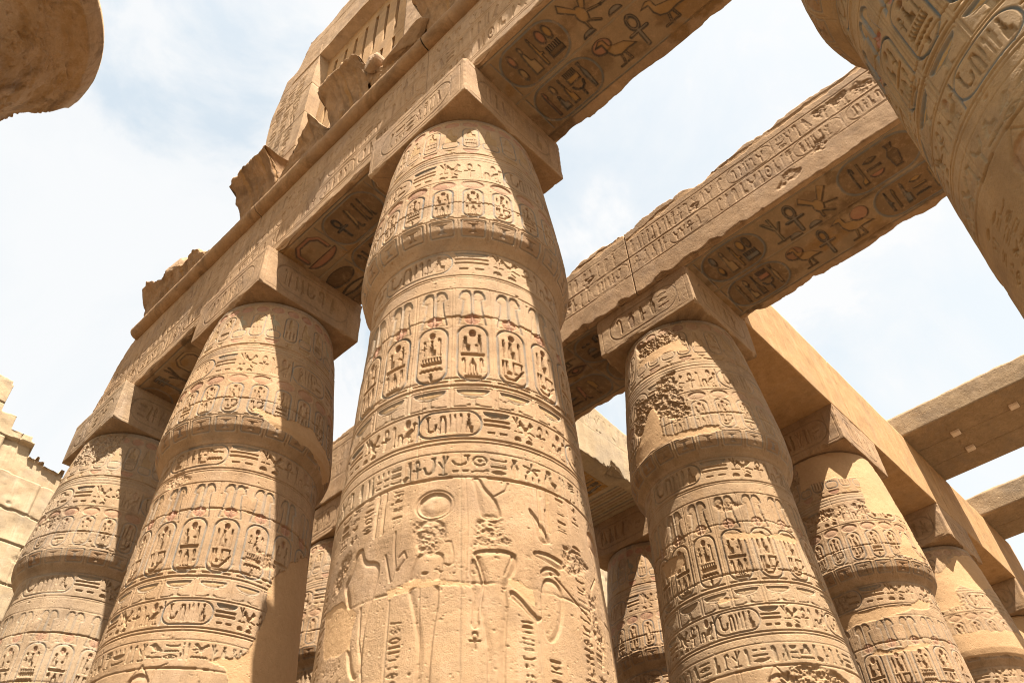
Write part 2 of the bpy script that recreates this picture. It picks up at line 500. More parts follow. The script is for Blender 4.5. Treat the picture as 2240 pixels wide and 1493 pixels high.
def cart_v(c, uc, v0, v1, w, kind, depth, line, rng):
    h = v1 - v0; x0, x1 = uc - w / 2, uc + w / 2
    c.carve([('o', x0, v0 + .02 * h, x1, v1, w * .44, .026)], depth * .8, .009, 0, paint=line)
    c.carve([('l', [(x0 - .03 * w, v0), (x1 + .03 * w, v0)], .024)], depth * .8, .008, 0)
    X = lambda t: x0 + w * (.13 + .74 * t); Y = lambda t: v0 + h * (.07 + .87 * t)
    R = RED + (.55,)

    def g(n, a, b, cc, d, flip=False, paint=None):
        glyph(c, n, X(a), Y(b), X(cc), Y(d), depth * 1.25, flip, paint)
    if kind == 0:
        g('disc', .34, .82, .66, .98, paint=R)
        g('seat', .0, .52, .42, .84); g('king', .56, .5, .98, .88, True)
        c.carve([('b', X(-.02), Y(.42), X(1.02), Y(.485), .01)], depth * 1.2, .009, .2)
        g('crook', .0, .08, .26, .38); g('ms', .28, .04, .72, .38); g('cloth', .76, .08, 1, .38)
        c.carve([('b', X(.14), Y(-.02), X(.86), Y(.03), .01)], depth, .008, 0)
    elif kind == 1:
        g('disc', .36, .84, .66, .98, paint=R)
        g('reed', -.02, .45, .24, .86); g('seat', .26, .48, .68, .84); g('feather', .74, .45, 1, .86, True)
        c.carve([('l', [(X(.06), Y(.4)), (X(.06), Y(.12)), (X(.22), Y(.05)), (X(.55), Y(.05)), (X(.86), Y(.2)), (X(.98), Y(.28))], .03)], depth * 1.2, .009, 0)
        g('house', .5, .16, .98, .42); g('foot', .14, .14, .44, .42)
    else:
        g('disc', .34, .84, .62, .98, paint=R)
        g('ankh', .0, .5, .26, .82); g('seatsun', .3, .48, .7, .82); g('was', .74, .46, 1, .86)
        g('mn', .04, .28, .96, .44); g('water', .04, .12, .96, .26); g('jar', .36, -.02, .64, .12)


def text_ring(c, v0, v1, start, rng, pats, depth, cw, line, seqs, per):
    """the horizontal inscription that runs round the shaft"""
    circ = c.nx / c.ppm; h = v1 - v0
    n = max(1, int(round(circ / per))); per = circ / n
    for k in range(n):
        u = start + k * per
        cart_h(c, u, v0 + .03 * h, u + cw, v1 - .02 * h, rng, depth, line, foot=-1, seq=seqs[k % len(seqs)])
        u += cw + .07 * h
        rest = per - cw
        # basket over strokes
        w = rest * .26
        glyph(c, 'nb', u, v0 + .74 * h, u + w, v0 + .95 * h, depth, paint=GRN + (.3,), line=line)
        for q in (.60, .42):
            c.carve([('b', u, v0 + q * h, u + w, v0 + (q + .08) * h, .008)], depth, .008, 0)
        glyph(c, 'dash', u + .1 * w, v0 + .10 * h, u + .9 * w, v0 + .26 * h, depth)
        u += w + .08 * h
        w = rest * .24
        glyph(c, 'sedge', u, v0 + .38 * h, u + w * .5, v0 + .97 * h, depth)
        glyph(c, 'bee', u + .3 * w, v0 + .22 * h, u + w, v0 + .9 * h, depth, paint=OCH + (.3,))
        glyph(c, 'loaf', u + .05 * w, v0 + .06 * h, u + .35 * w, v0 + .22 * h, depth)
        glyph(c, 'loaf', u + .55 * w, v0 + .04 * h, u + .85 * w, v0 + .18 * h, depth)
        u += w + .06 * h
        w = rest * .12
        glyph(c, 'ankh', u, v0 + .1 * h, u + w, v0 + .9 * h, depth)
        u += w + .05 * h
        w = rest * .13
        glyph(c, 'was', u, v0 + .08 * h, u + w * .5, v0 + .92 * h, depth)
        glyph(c, 'arch', u + w * .5, v0 + .08 * h, u + w, v0 + .5 * h, depth)
        u += w
        w = start + (k + 1) * per - u - .04 * h
        if w > .1:
            glyph(c, 'duck', u, v0 + .06 * h, u + w, v0 + .8 * h, depth, True)
            glyph(c, 'disc', u + .08 * w, v0 + .6 * h, u + .5 * w, v0 + .96 * h, depth, paint=RED + (.4,))
            c.vline(u + w + .01, v0 + .05 * h, v0 + .95 * h, .014, depth * .6)


# ------------------------------------------------------------------ mesh builders
def make_mesh(name, P, quads, mat, paint=None, plaster=None, tris=None, smooth=True):
    me = bpy.data.meshes.new(name)
    nv = len(P)
    me.vertices.add(nv)
    me.vertices.foreach_set('co', np.ascontiguousarray(P, np.float32).ravel())
    nq = len(quads); ntri = 0 if tris is None else len(tris)
    me.loops.add(nq * 4 + ntri * 3)
    lv = np.asarray(quads, np.int32).ravel()
    ls = np.arange(nq, dtype=np.int32) * 4
    if ntri:
        lv = np.concatenate([lv, np.asarray(tris, np.int32).ravel()])
        ls = np.concatenate([ls, nq * 4 + np.arange(ntri, dtype=np.int32) * 3])
    me.loops.foreach_set('vertex_index', lv)
    me.polygons.add(nq + ntri)
    me.polygons.foreach_set('loop_start', ls)
    me.polygons.foreach_set('use_smooth', np.full(nq + ntri, smooth, bool))
    me.update(calc_edges=True)
    if paint is not None:
        a = me.attributes.new('paint', 'FLOAT_COLOR', 'POINT')
        a.data.foreach_set('color', np.ascontiguousarray(paint, np.float32).ravel())
    if plaster is not None:
        a = me.attributes.new('plaster', 'FLOAT', 'POINT')
        a.data.foreach_set('value', np.ascontiguousarray(plaster, np.float32).ravel())
    me.materials.append(mat)
    return me


def grid_quads(nv, nu, closed=False, off=0, flip=False):
    j = np.arange(nv - 1)[:, None]; i = np.arange(nu if closed else nu - 1)[None]
    i2 = (i + 1) % nu
    a = j * nu + i; b = j * nu + i2; c = (j + 1) * nu + i2; d = (j + 1) * nu + i
    q = np.stack([a, d, c, b] if not flip else [a, b, c, d], -1).reshape(-1, 4)
    return q + off


def link(name, me, parent=None, loc=None):
    o = bpy.data.objects.new(name, me)
    COL.objects.link(o)
    if parent is not None:
        o.parent = parent
    if loc is not None:
        o.location = loc
    return o


def tag(o, label=None, cat=None, group=None, kind=None):
    if label: o['label'] = label
    if cat: o['category'] = cat
    if group: o['group'] = group
    if kind: o['kind'] = kind
    elif label: o['kind'] = 'thing'
    return o


def empty(name, loc):
    o = bpy.data.objects.new(name, None)
    o.empty_display_size = .3
    o.location = loc
    COL.objects.link(o)
    return o


# ------------------------------------------------------------------ materials
def stone(name, c1, c2, plast=(0.345, 0.214, 0.112), stain=.35, bump=.5, attr=True, fine=1.0, keep=0.0):
    m = bpy.data.materials.new(name)
    m.use_nodes = True
    t = m.node_tree
    t.nodes.clear()
    out = nd(t, 'ShaderNodeOutputMaterial')
    bs = nd(t, 'ShaderNodeBsdfPrincipled')
    bs.inputs['Roughness'].default_value = .92
    bs.inputs['Specular IOR Level'].default_value = .12
    K = t.links.new
    K(bs.outputs[0], out.inputs[0])
    ge = nd(t, 'ShaderNodeNewGeometry')
    pos = ge.outputs['Position']

    def noise(scale, det=4, rough=.55, dist=0.0, sc=None):
        n = nd(t, 'ShaderNodeTexNoise', i_Scale=scale, i_Detail=det, i_Roughness=rough, i_Distortion=dist)
        if sc:
            mpn = nd(t, 'ShaderNodeMapping'); mpn.inputs['Scale'].default_value = sc
            K(pos, mpn.inputs[0]); K(mpn.outputs[0], n.inputs['Vector'])
        else:
            K(pos, n.inputs['Vector'])
        return n.outputs[0]

    def mixc(fac, a, b, blend='MIX'):
        n = nd(t, 'ShaderNodeMix', data_type='RGBA', blend_type=blend)
        for sck, v in ((0, fac), (6, a), (7, b)):
            if hasattr(v, 'is_linked') or hasattr(v, 'links'):
                K(v, n.inputs[sck])
            else:
                n.inputs[sck].default_value = v if sck == 0 else (*v, 1)
        return n.outputs[2]

    def math_(op, a, b=None, clamp=False):
        n = nd(t, 'ShaderNodeMath', operation=op, use_clamp=clamp)
        for i, v in ((0, a), (1, b)):
            if v is None: continue
            if hasattr(v, 'links'): K(v, n.inputs[i])
            else: n.inputs[i].default_value = v
        return n.outputs[0]

    def rmp(v, stops):
        n = ramp(t, stops); K(v, n.inputs[0]); return n.outputs[0]

    big = noise(.55, 5, .6, .4)
    base = mixc(rmp(big, [(.32, 0.0), (.68, 1.0)]), c1, c2)
    # bedding: faint horizontal layers in the stone
    lay = noise(1.0, 4, .6, .6, (.25, .25, 3.2))
    base = mixc(rmp(lay, [(.35, .28), (.62, 0.0)]), base, tuple(x * .74 for x in c1))
    mid = noise(3.4, 6, .65)
    base = mixc(rmp(mid, [(.36, .32), (.62, 0.0)]), base, tuple(x * .68 for x in c1))
    pale = noise(2.1, 5, .6, .3)
    base = mixc(rmp(pale, [(.54, 0.0), (.72, .38)]), base, (min(1, c2[0] * 1.16), c2[1] * 1.2, c2[2] * 1.34))
    fin = noise(38 * fine, 4, .7)
    grit = noise(9.5 * fine, 6, .72, .3)
    base = mixc(rmp(grit, [(.34, .24), (.48, 0.0)]), base, tuple(x * .6 for x in c1))
    base = mixc(rmp(grit, [(.56, 0.0), (.72, .22)]), base, tuple(min(1, x * 1.3) for x in c2))
    base = mixc(.6, base, mixc(1.0, base, rmp(fin, [(.25, .68), (.5, 1.0), (.78, 1.14)]), 'MULTIPLY'))
    stk = noise(1.0, 5, .65, .3, (5.0, 5.0, .45))
    base = mixc(rmp(stk, [(.52, 0.0), (.70, .34)]), base, tuple(x * .55 for x in c1))
    base = mixc(rmp(stk, [(.30, .30), (.44, 0.0)]), base, (min(1, c2[0] * 1.2), c2[1] * 1.28, c2[2] * 1.5))
    gry = noise(.85, 6, .65, .6)
    base = mixc(rmp(gry, [(.50, 0.0), (.66, .50)]), base, (c1[0] * .68, c1[1] * .76, c1[2] * .95))
    # brown weathering stains with a shape of their own
    st = noise(1.15, 7, .68, .8)
    base = mixc(math_('MULTIPLY', rmp(st, [(.50, 0.0), (.66, 1.0)]), stain), base, (.10, .058, .030))
    height_extra = None
    if attr:
        pa = nd(t, 'ShaderNodeAttribute', attribute_name='paint')
        wear = noise(9.0, 6, .72, .2)
        wa = rmp(wear, [(.32, .15 + .25 * keep), (.50, 1.0)])
        base = mixc(math_('MULTIPLY', pa.outputs['Alpha'], wa), base, pa.outputs['Color'])
        pl = nd(t, 'ShaderNodeAttribute', attribute_name='plaster')
        pv = noise(.9, 5, .6, .5)
        pcol = mixc(rmp(pv, [(.3, 0.0), (.7, 1.0)]), plast, tuple(min(1, x * 1.17) for x in plast))
        pcol = mixc(.5, pcol, mixc(1.0, pcol, rmp(noise(14, 5, .7), [(.3, .8), (.65, 1.07)]), 'MULTIPLY'))
        base = mixc(rmp(pl.outputs['Fac'], [(.35, 0.0), (.6, 1.0)]), base, pcol)
    K(base, bs.inputs['Base Color'])
    hs = math_('ADD', math_('MULTIPLY', noise(26 * fine, 5, .65), .6), math_('MULTIPLY', noise(95 * fine, 3, .6), .35))
    pit = nd(t, 'ShaderNodeTexVoronoi', i_Scale=14.0 * fine, feature='F1')
    K(pos, pit.inputs['Vector'])
    hs = math_('ADD', hs, rmp(pit.outputs['Distance'], [(.06, -.0), (.2, .35)]))
    bp = nd(t, 'ShaderNodeBump', i_Strength=min(1.0, bump * 1.1), i_Distance=.022)
    K(hs, bp.inputs['Height']); K(bp.outputs[0], bs.inputs['Normal'])
    return m


SAND1, SAND2 = (0.313, 0.193, 0.105), (0.374, 0.245, 0.141)
M_COL = stone('carved_sandstone', SAND1, SAND2, stain=.42)
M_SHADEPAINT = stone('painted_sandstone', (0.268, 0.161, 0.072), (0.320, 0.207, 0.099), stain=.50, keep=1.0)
M_NAVE = stone('eroded_capital_stone', (0.327, 0.211, 0.113), (0.426, 0.294, 0.179), stain=.85, bump=1.0, keep=.6)
M_BEAM = stone('architrave_sandstone', (0.328, 0.205, 0.113), (0.385, 0.254, 0.147), stain=.30, keep=1.0)
M_CAV = stone('weathered_cornice_stone', (0.292, 0.171, 0.086), (0.343, 0.215, 0.117), stain=.65, bump=.7)
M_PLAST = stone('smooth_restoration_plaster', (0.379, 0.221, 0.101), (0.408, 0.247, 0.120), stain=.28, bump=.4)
M_SLAB = stone('rough_cast_slab', (0.280, 0.191, 0.112), (0.321, 0.224, 0.135), stain=.10, bump=.95, fine=.45)
M_LIT_OPENING = stone('pale_lit_opening', (0.664, 0.524, 0.398), (0.749, 0.602, 0.470), stain=.05, bump=.3, attr=False)  # pale colour carries the brightness of the lit slab openings
M_WALL = stone('pale_masonry', (0.375, 0.273, 0.168), (0.435, 0.334, 0.211), stain=.12, bump=.6)
M_RUB = stone('broken_stone', (0.320, 0.205, 0.117), (0.393, 0.263, 0.160), stain=.25, bump=.9, attr=False)
M_COLG = stone('greyer_carved_sandstone', (0.291, 0.196, 0.118), (0.359, 0.257, 0.164), stain=.45)
M_COLB = stone('browner_carved_sandstone', (0.306, 0.188, 0.100), (0.372, 0.250, 0.143), stain=.48)
M_GROUND = stone('sandy_ground_shaded', (0.13, 0.094, 0.06), (0.165, 0.122, 0.08), stain=.1, bump=.5, attr=False)  # sand colour lowered to stand in for shade of the unbuilt hall columns

# ------------------------------------------------------------------ ground
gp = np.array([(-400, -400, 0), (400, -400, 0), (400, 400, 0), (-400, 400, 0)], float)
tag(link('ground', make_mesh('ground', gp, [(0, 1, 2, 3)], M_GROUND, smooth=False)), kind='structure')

# ------------------------------------------------------------------ columns
_pz = [-12.7, -8.1, -6.5, -5.5, -4.1, -3.42, -3.33, -3.27, -3.19, -3.08, -2.94, -2.6, -2.0, -1.2, -.6, -.15, -.04, 0.0]
_pr = [1.46, 1.372, 1.326, 1.280, 1.230, 1.212, 1.210, 1.240, 1.305, 1.368, 1.392, 1.378, 1.328, 1.245, 1.182, 1.11, 1.085, 1.03]
RN = 1.3


def prof(z):
    zz = np.linspace(-12.7, 0, 2600)
    r = np.interp(zz, _pz, _pr)
    k = np.exp(-np.linspace(-2, 2, 13) ** 2); k /= k.sum()
    rp = np.pad(r, 6, mode='edge')
    r = np.convolve(rp, k, 'valid')
    g = np.gradient(r, zz)
    return np.interp(z, zz, r), np.interp(z, zz, g)


def deco_column(c, rng, vary, lo, phase, paint=1.0):
    """carving of one bud column; phase turns the whole scheme, vary picks the cartouche order"""
    d = .023
    lb = BLU + (.6 * paint,); ld = DRK + (.35 * paint,)
    circ = 2 * math.pi * RN
    A = lambda deg: math.radians(deg) * RN
    red = RED + (min(.95, .75 * paint),); och = OCH + (min(.95, .6 * paint),); grn = GRN + (min(.95, .6 * paint),); blu = BLU + (min(.95, .7 * paint),)
    c.band(-.13, 0, BLU + (.5,))
    c.hline(-.10, .02, .012); c.hline(-.14, .02, .010)
    # upper discs with small cartouches
    n = 26; st = circ / n
    for k in range(n):
        u = A(phase) + k * st
        c.carve([('e', u, -.265, .128, .088)], .016, .008, .6, .06, red)
        if k % 2 == vary:
            c.carve([('o', u - .125, -1.04, u + .125, -.41, .11, .02)], .017, .007, 0, paint=blu)
            glyph(c, ['seatsun', 'king', 'scarab'][k % 3], u - .09, -.72, u + .09, -.45, .018, paint=och)
            glyph(c, ['mn', 'bar3', 'water'][k % 3], u - .09, -.98, u + .09, -.78, .016)
        else:
            glyph(c, 'duck' if k % 4 == 0 else 'seat', u - .12, -.86, u + .12, -.42, .012, paint=(och if k % 4 else grn))
            c.carve([('o', u - .13, -1.04, u + .13, -.86, .07, .022)], .012, .008, 0, paint=blu)
        glyph(c, 'altar' if k % 2 else 'nb', u - .12, -1.20, u + .12, -1.09, .011, paint=red if k % 3 == 0 else och)
    for v in (-1.24, -1.30, -1.37, -1.44):
        c.hline(v, .014, .009)
    c.band(-1.36, -1.31, GRN + (.3 * paint,)); c.band(-1.43, -1.38, BLU + (.3 * paint,))
    text_ring(c, -1.97, -1.49, A(phase - 160), rng, 0, d * .85, .72, blu, [SEQ1, SEQ2] if vary == 0 else [SEQ2, SEQ1], 2.04)
    c.hline(-2.0, .014, .012)
    # lower capital: discs over cartouches
    n = 22; st = circ / n
    for k in range(n):
        u = A(phase + .5) + k * st
        c.carve([('e', u, -2.115, .152, .098)], .017, .010, .55, .06, RED + (min(.9, .62 * paint),))
        cart_v(c, u, -2.88, -2.23, .245, (k + vary) % 3, .019, blu, rng)
        c.vline(u + st / 2, -2.9, -2.04, .012, .008)
    c.hline(-2.905, .018, .014)
    # underside of the bud: painted frames
    n = 22; st = circ / n
    for k in range(n):
        u = A(phase + .5) + k * st
        c.carve([('o', u - .14, -3.17, u + .14, -2.945, .02, .02)], .016, .007, 0, paint=BLU + (.6,))
        c.carve([('b', u - .125, -3.155, u + .125, -2.96, .02)], .006, .01, 0, paint=(.19, .09, .035, .3 + .5 * float(rng.random())))
        glyph(c, 'altar', u - .10, -3.13, u + .10, -2.98, .012, paint=BLU + (.6,) if k % 2 else DRK + (.5,))
        c.vline(u + st / 2, -3.2, -2.93, .02, .014)
    c.hline(-3.33, .014, .012, paint=lb)
    text_ring(c, -3.74, -3.35, A(phase - 187 + 131), rng, 0, d, 1.02, blu, [SEQ1, SEQ1, SEQ2] if vary == 0 else [SEQ2, SEQ1], 2.7)
    c.hline(-3.79, .016, .014); c.hline(-3.83, .012, .008)
    c.hline(-4.03, .012, .010)
    # plumes and discs over the tall cartouches
    n = 18; st = circ / n
    for k in range(n):
        u = A(phase) + k * st
        glyph(c, 'plume', u - .185, -4.64, u - .008, -4.06, .017, False, OCH + (.28 * paint,), lb)
        glyph(c, 'plume', u + .008, -4.64, u + .185, -4.06, .017, True, OCH + (.28 * paint,), lb)
        c.carve([('e', u, -4.54, .095, .085)], .014, .010, .6, .05, red)
        cart_v(c, u, -5.5, -4.66, .34, (k + vary) % 3 if k % 2 else (k // 2 + vary) % 2, .026, blu, rng)
        c.vline(u + st / 2 - .012, -5.86, -4.03, .012, .010)
        c.vline(u + st / 2 + .022, -5.86, -4.03, .010, .008)
        c.carve([('o', u - .2, -5.85, u + .2, -5.60, .015, .016)], .010, .008, 0)
        glyph(c, 'nb', u - .17, -5.72, u + .17, -5.625, .015, paint=och, line=lb)
        glyph(c, 'altar', u - .13, -5.84, u + .13, -5.70, .012, paint=GRN + (.25 * paint,))
    c.hline(-5.555, .022, .018); c.hline(-5.575, .012, .008)
    c.hline(-5.885, .018, .014)
    text_ring(c, -6.25, -5.91, A(phase - 155 + 131), rng, 0, d * 1.05, .62, blu, [SEQ1] if vary == 0 else [SEQ1, SEQ2], 1.63)
    c.hline(-6.28, .018, .016); c.hline(-6.325, .014, .012); c.hline(-6.44, .010, .008)
    return lo


# outlines of the offering scene on the middle column, as (angle in degrees, height) on its drum
SCENE = {
    'curl': [(-123.2, -6.93), (-118.7, -6.85), (-117.5, -6.77), (-119.0, -6.74), (-120.2, -6.78)],
    'jar1': [(-141.6, -7.4), (-139.6, -7.4), (-138.7, -7.52), (-138.9, -7.61), (-140.2, -7.63), (-141.6, -7.61)],
    'b2i': [(-130.2, -7.55), (-128.8, -7.68), (-127.7, -7.78)],
    'sh2b': [(-117.5, -7.52), (-119.3, -7.63), (-120.7, -7.71)],
    'legL2': [(-174.2, -7.84), (-173.4, -8.13), (-169.9, -8.47), (-170, -9.1)],
    'scep': [(-164.8, -7.42), (-161.9, -7.69)],
    'scep2': [(-161.4, -7.21), (-161.2, -7.38), (-160.2, -7.56), (-161.4, -7.69)],
    'scep3': [(-159.1, -7.48), (-157.1, -7.43), (-156.0, -7.5), (-159.6, -7.6)],
    'feather': [(-101.9, -6.96), (-101.9, -7.3)],
}
BODY = {
    'body1': [(-151.1, -7.47), (-152.9, -7.58), (-154.1, -7.68), (-154.6, -7.79), (-154.2, -7.85), (-151.7, -8.07), (-149.6, -8.34), (-150.2, -8.58), (-151, -9.3), (-146, -9.3), (-145.6, -8.6), (-144.8, -8.2), (-143.3, -7.95), (-143.5, -7.73), (-141.8, -7.59), (-142.3, -7.49)],
    'head1': [(-152.9, -7.21), (-150.5, -7.165), (-146.7, -7.155), (-143.0, -7.19), (-141.5, -7.26), (-141.3, -7.37), (-143.8, -7.49), (-149.8, -7.49), (-152.9, -7.41)],
    'body2': [(-132.5, -7.49), (-116.5, -7.46), (-115.3, -7.59), (-117.9, -7.72), (-120.6, -7.82), (-119.6, -7.98), (-120.9, -8.24), (-121.8, -8.6), (-121.9, -9.3), (-128.4, -9.3), (-127.7, -8.61), (-127.2, -8.42), (-128.4, -8.2), (-129.4, -8.02), (-127.7, -7.82), (-128.8, -7.68), (-130.6, -7.58)],
    'arm2': [(-132.6, -7.58), (-130.9, -7.57), (-129.2, -7.72), (-128.1, -7.82), (-129.3, -7.9), (-130.3, -8.09), (-129.5, -8.16), (-131.1, -8.2), (-132.7, -8.17), (-132.2, -8.09), (-131.9, -7.9), (-132.9, -7.77)],
    'arm3': [(-118.9, -7.82), (-114.7, -7.89), (-111.7, -7.98), (-108.3, -8.04), (-107.0, -8.03), (-109.1, -8.09), (-110.3, -8.07), (-112.6, -8.03), (-115.6, -7.96), (-119.2, -7.9)],
    'crown': [(-132.4, -6.75), (-130.5, -6.73), (-128.6, -6.74), (-127.4, -6.83), (-123.2, -6.94), (-121.6, -7.03), (-120.6, -7.17), (-128.3, -7.19), (-129.6, -7.06), (-131.1, -6.83)],
    'kilt': [(-110.7, -6.92), (-107.2, -7.16), (-106.4, -7.33), (-98.8, -7.31)],
    'armR': [(-108.0, -7.41), (-100.9, -7.41), (-92.9, -7.46), (-96.9, -7.55), (-102.3, -7.51), (-109.6, -7.47)],
    'hat3': [(-107.2, -7.63), (-104.4, -7.55), (-99.9, -7.54), (-96.8, -7.6), (-100.8, -7.61), (-104.9, -7.66)],
    'bodyR': [(-106.7, -7.67), (-99.9, -7.65), (-96.5, -7.79), (-99.3, -8.1), (-104.7, -8.27), (-107.6, -8.14)],
    'figL': [(-181.6, -7.38), (-180.5, -7.26), (-176.4, -7.23), (-174.7, -7.4), (-168.1, -7.45), (-166.7, -7.52), (-167.4, -7.65), (-168.8, -7.8), (-170.7, -7.96), (-170.9, -8.13), (-170.4, -8.46), (-177.1, -8.42), (-182.2, -7.71), (-185.7, -7.55), (-182.8, -7.47)],
}


def chaikin(p, n=2):
    for _ in range(n):
        q = []
        for a, b in zip(p, p[1:] + p[:1]):
            q += [(a[0] * .75 + b[0] * .25, a[1] * .75 + b[1] * .25), (a[0] * .25 + b[0] * .75, a[1] * .25 + b[1] * .75)]
        p = q
    return p


FIG = [[(-.1, -6.75), (.02, -6.8), (.06, -7.1)], [(.1, -6.9), (.2, -6.75), (.3, -6.9), (.32, -7.1), (.25, -7.3)],
       [(.05, -7.15), (.12, -7.3), (.08, -7.45), (-.1, -7.55), (-.15, -7.9)], [(.3, -7.4), (.42, -7.55), (.5, -7.9), (.75, -7.75), (.95, -7.6)],
       [(.35, -7.6), (.3, -7.95), (.42, -8.3), (.4, -9.1)], [(-.1, -7.95), (.0, -8.3), (-.05, -9.1)], [(.12, -8.0), (.18, -8.5), (.16, -9.1)],
       [(-.15, -7.9), (-.3, -8.05), (-.34, -8.3)], [(.55, -8.0), (.62, -8.6)], [(-.5, -6.95), (-.48, -8.9)]]


def deco_scene(c, rng, hero):
    A = lambda deg: math.radians(deg) * RN
    circ = 2 * math.pi * RN
    # row of short signs above the figures
    n = 4
    htext(c, c.u0, -6.71, c.u0 + circ, -6.47, rng, .018, None, GRN + (.35,), .75)
    if hero:
        for k, pts in BODY.items():
            c.carve([('p', chaikin([(A(a), z) for a, z in pts]))], .018, .006, .85, .06)
        for k in ('curl', 'b2i', 'sh2b', 'jar1', 'scep', 'scep2', 'scep3', 'feather', 'legL2'):
            c.carve([('l', [(A(a), z) for a, z in SCENE[k]], .016)], .013, .006, 0)
        c.carve([('e', A(-146.1), -7.01, .15, .135)], .028, .012, .75, .08)
        c.carve([('r', A(-146.1), -7.01, .165, .15, .02)], .014, .008, 0)
        glyph(c, 'ankh', A(-131.3) - .05, -8.36, A(-131.3) + .05, -8.21, .018)
        for a0, a1, z0, z1 in ((-163.5, -159, -7.19, -6.77), (-160.5, -156, -9.1, -8.05), (-115.5, -111, -9.1, -8.08), (-106, -101, -9.1, -8.35), (-82, -76, -9.1, -8.0), (-96, -91, -7.2, -6.75), (-87, -82, -7.1, -6.75),
                               (-194, -188, -7.15, -6.72), (-186, -181, -7.15, -6.72), (-178, -173, -7.15, -6.72), (-205, -200, -8.9, -7.3)):
            vtext(c, A(a0), z0, A(a1), z1, rng, .017)
        for a, z0, z1 in ((-136.3, -9.1, -6.46), (-161.5, -9.1, -7.86), (-109.2, -9.1, -7.92)):
            c.vline(A(a), z0, z1, .014, .010, GRN + (.25,))
        for a in (-171, -167.5, -104.5, -100.5):
            glyph(c, 'feather', A(a) - .04, -7.2, A(a) + .04, -6.73, .012, paint=OCH + (.3,))
        off = [A(-60), A(20), A(90)]
    else:
        off = [c.u0 + circ * f for f in (.12, .32, .52, .72, .92)]
    for q, o in enumerate(off):
        f = 1 if q % 2 else -1
        for pts in FIG:
            c.carve([('l', [(o + f * a, z) for a, z in pts], .018)], .015, .007, 0)
        c.carve([('e', o + f * .2, -6.98, .14, .125)], .024, .012, .7, .08, RED + (.4,))
        for dx in (-.66, .68, .86):
            vtext(c, o + dx, -9.0, o + dx + .13, -6.78 - .5 * rng.random(), rng, .017)


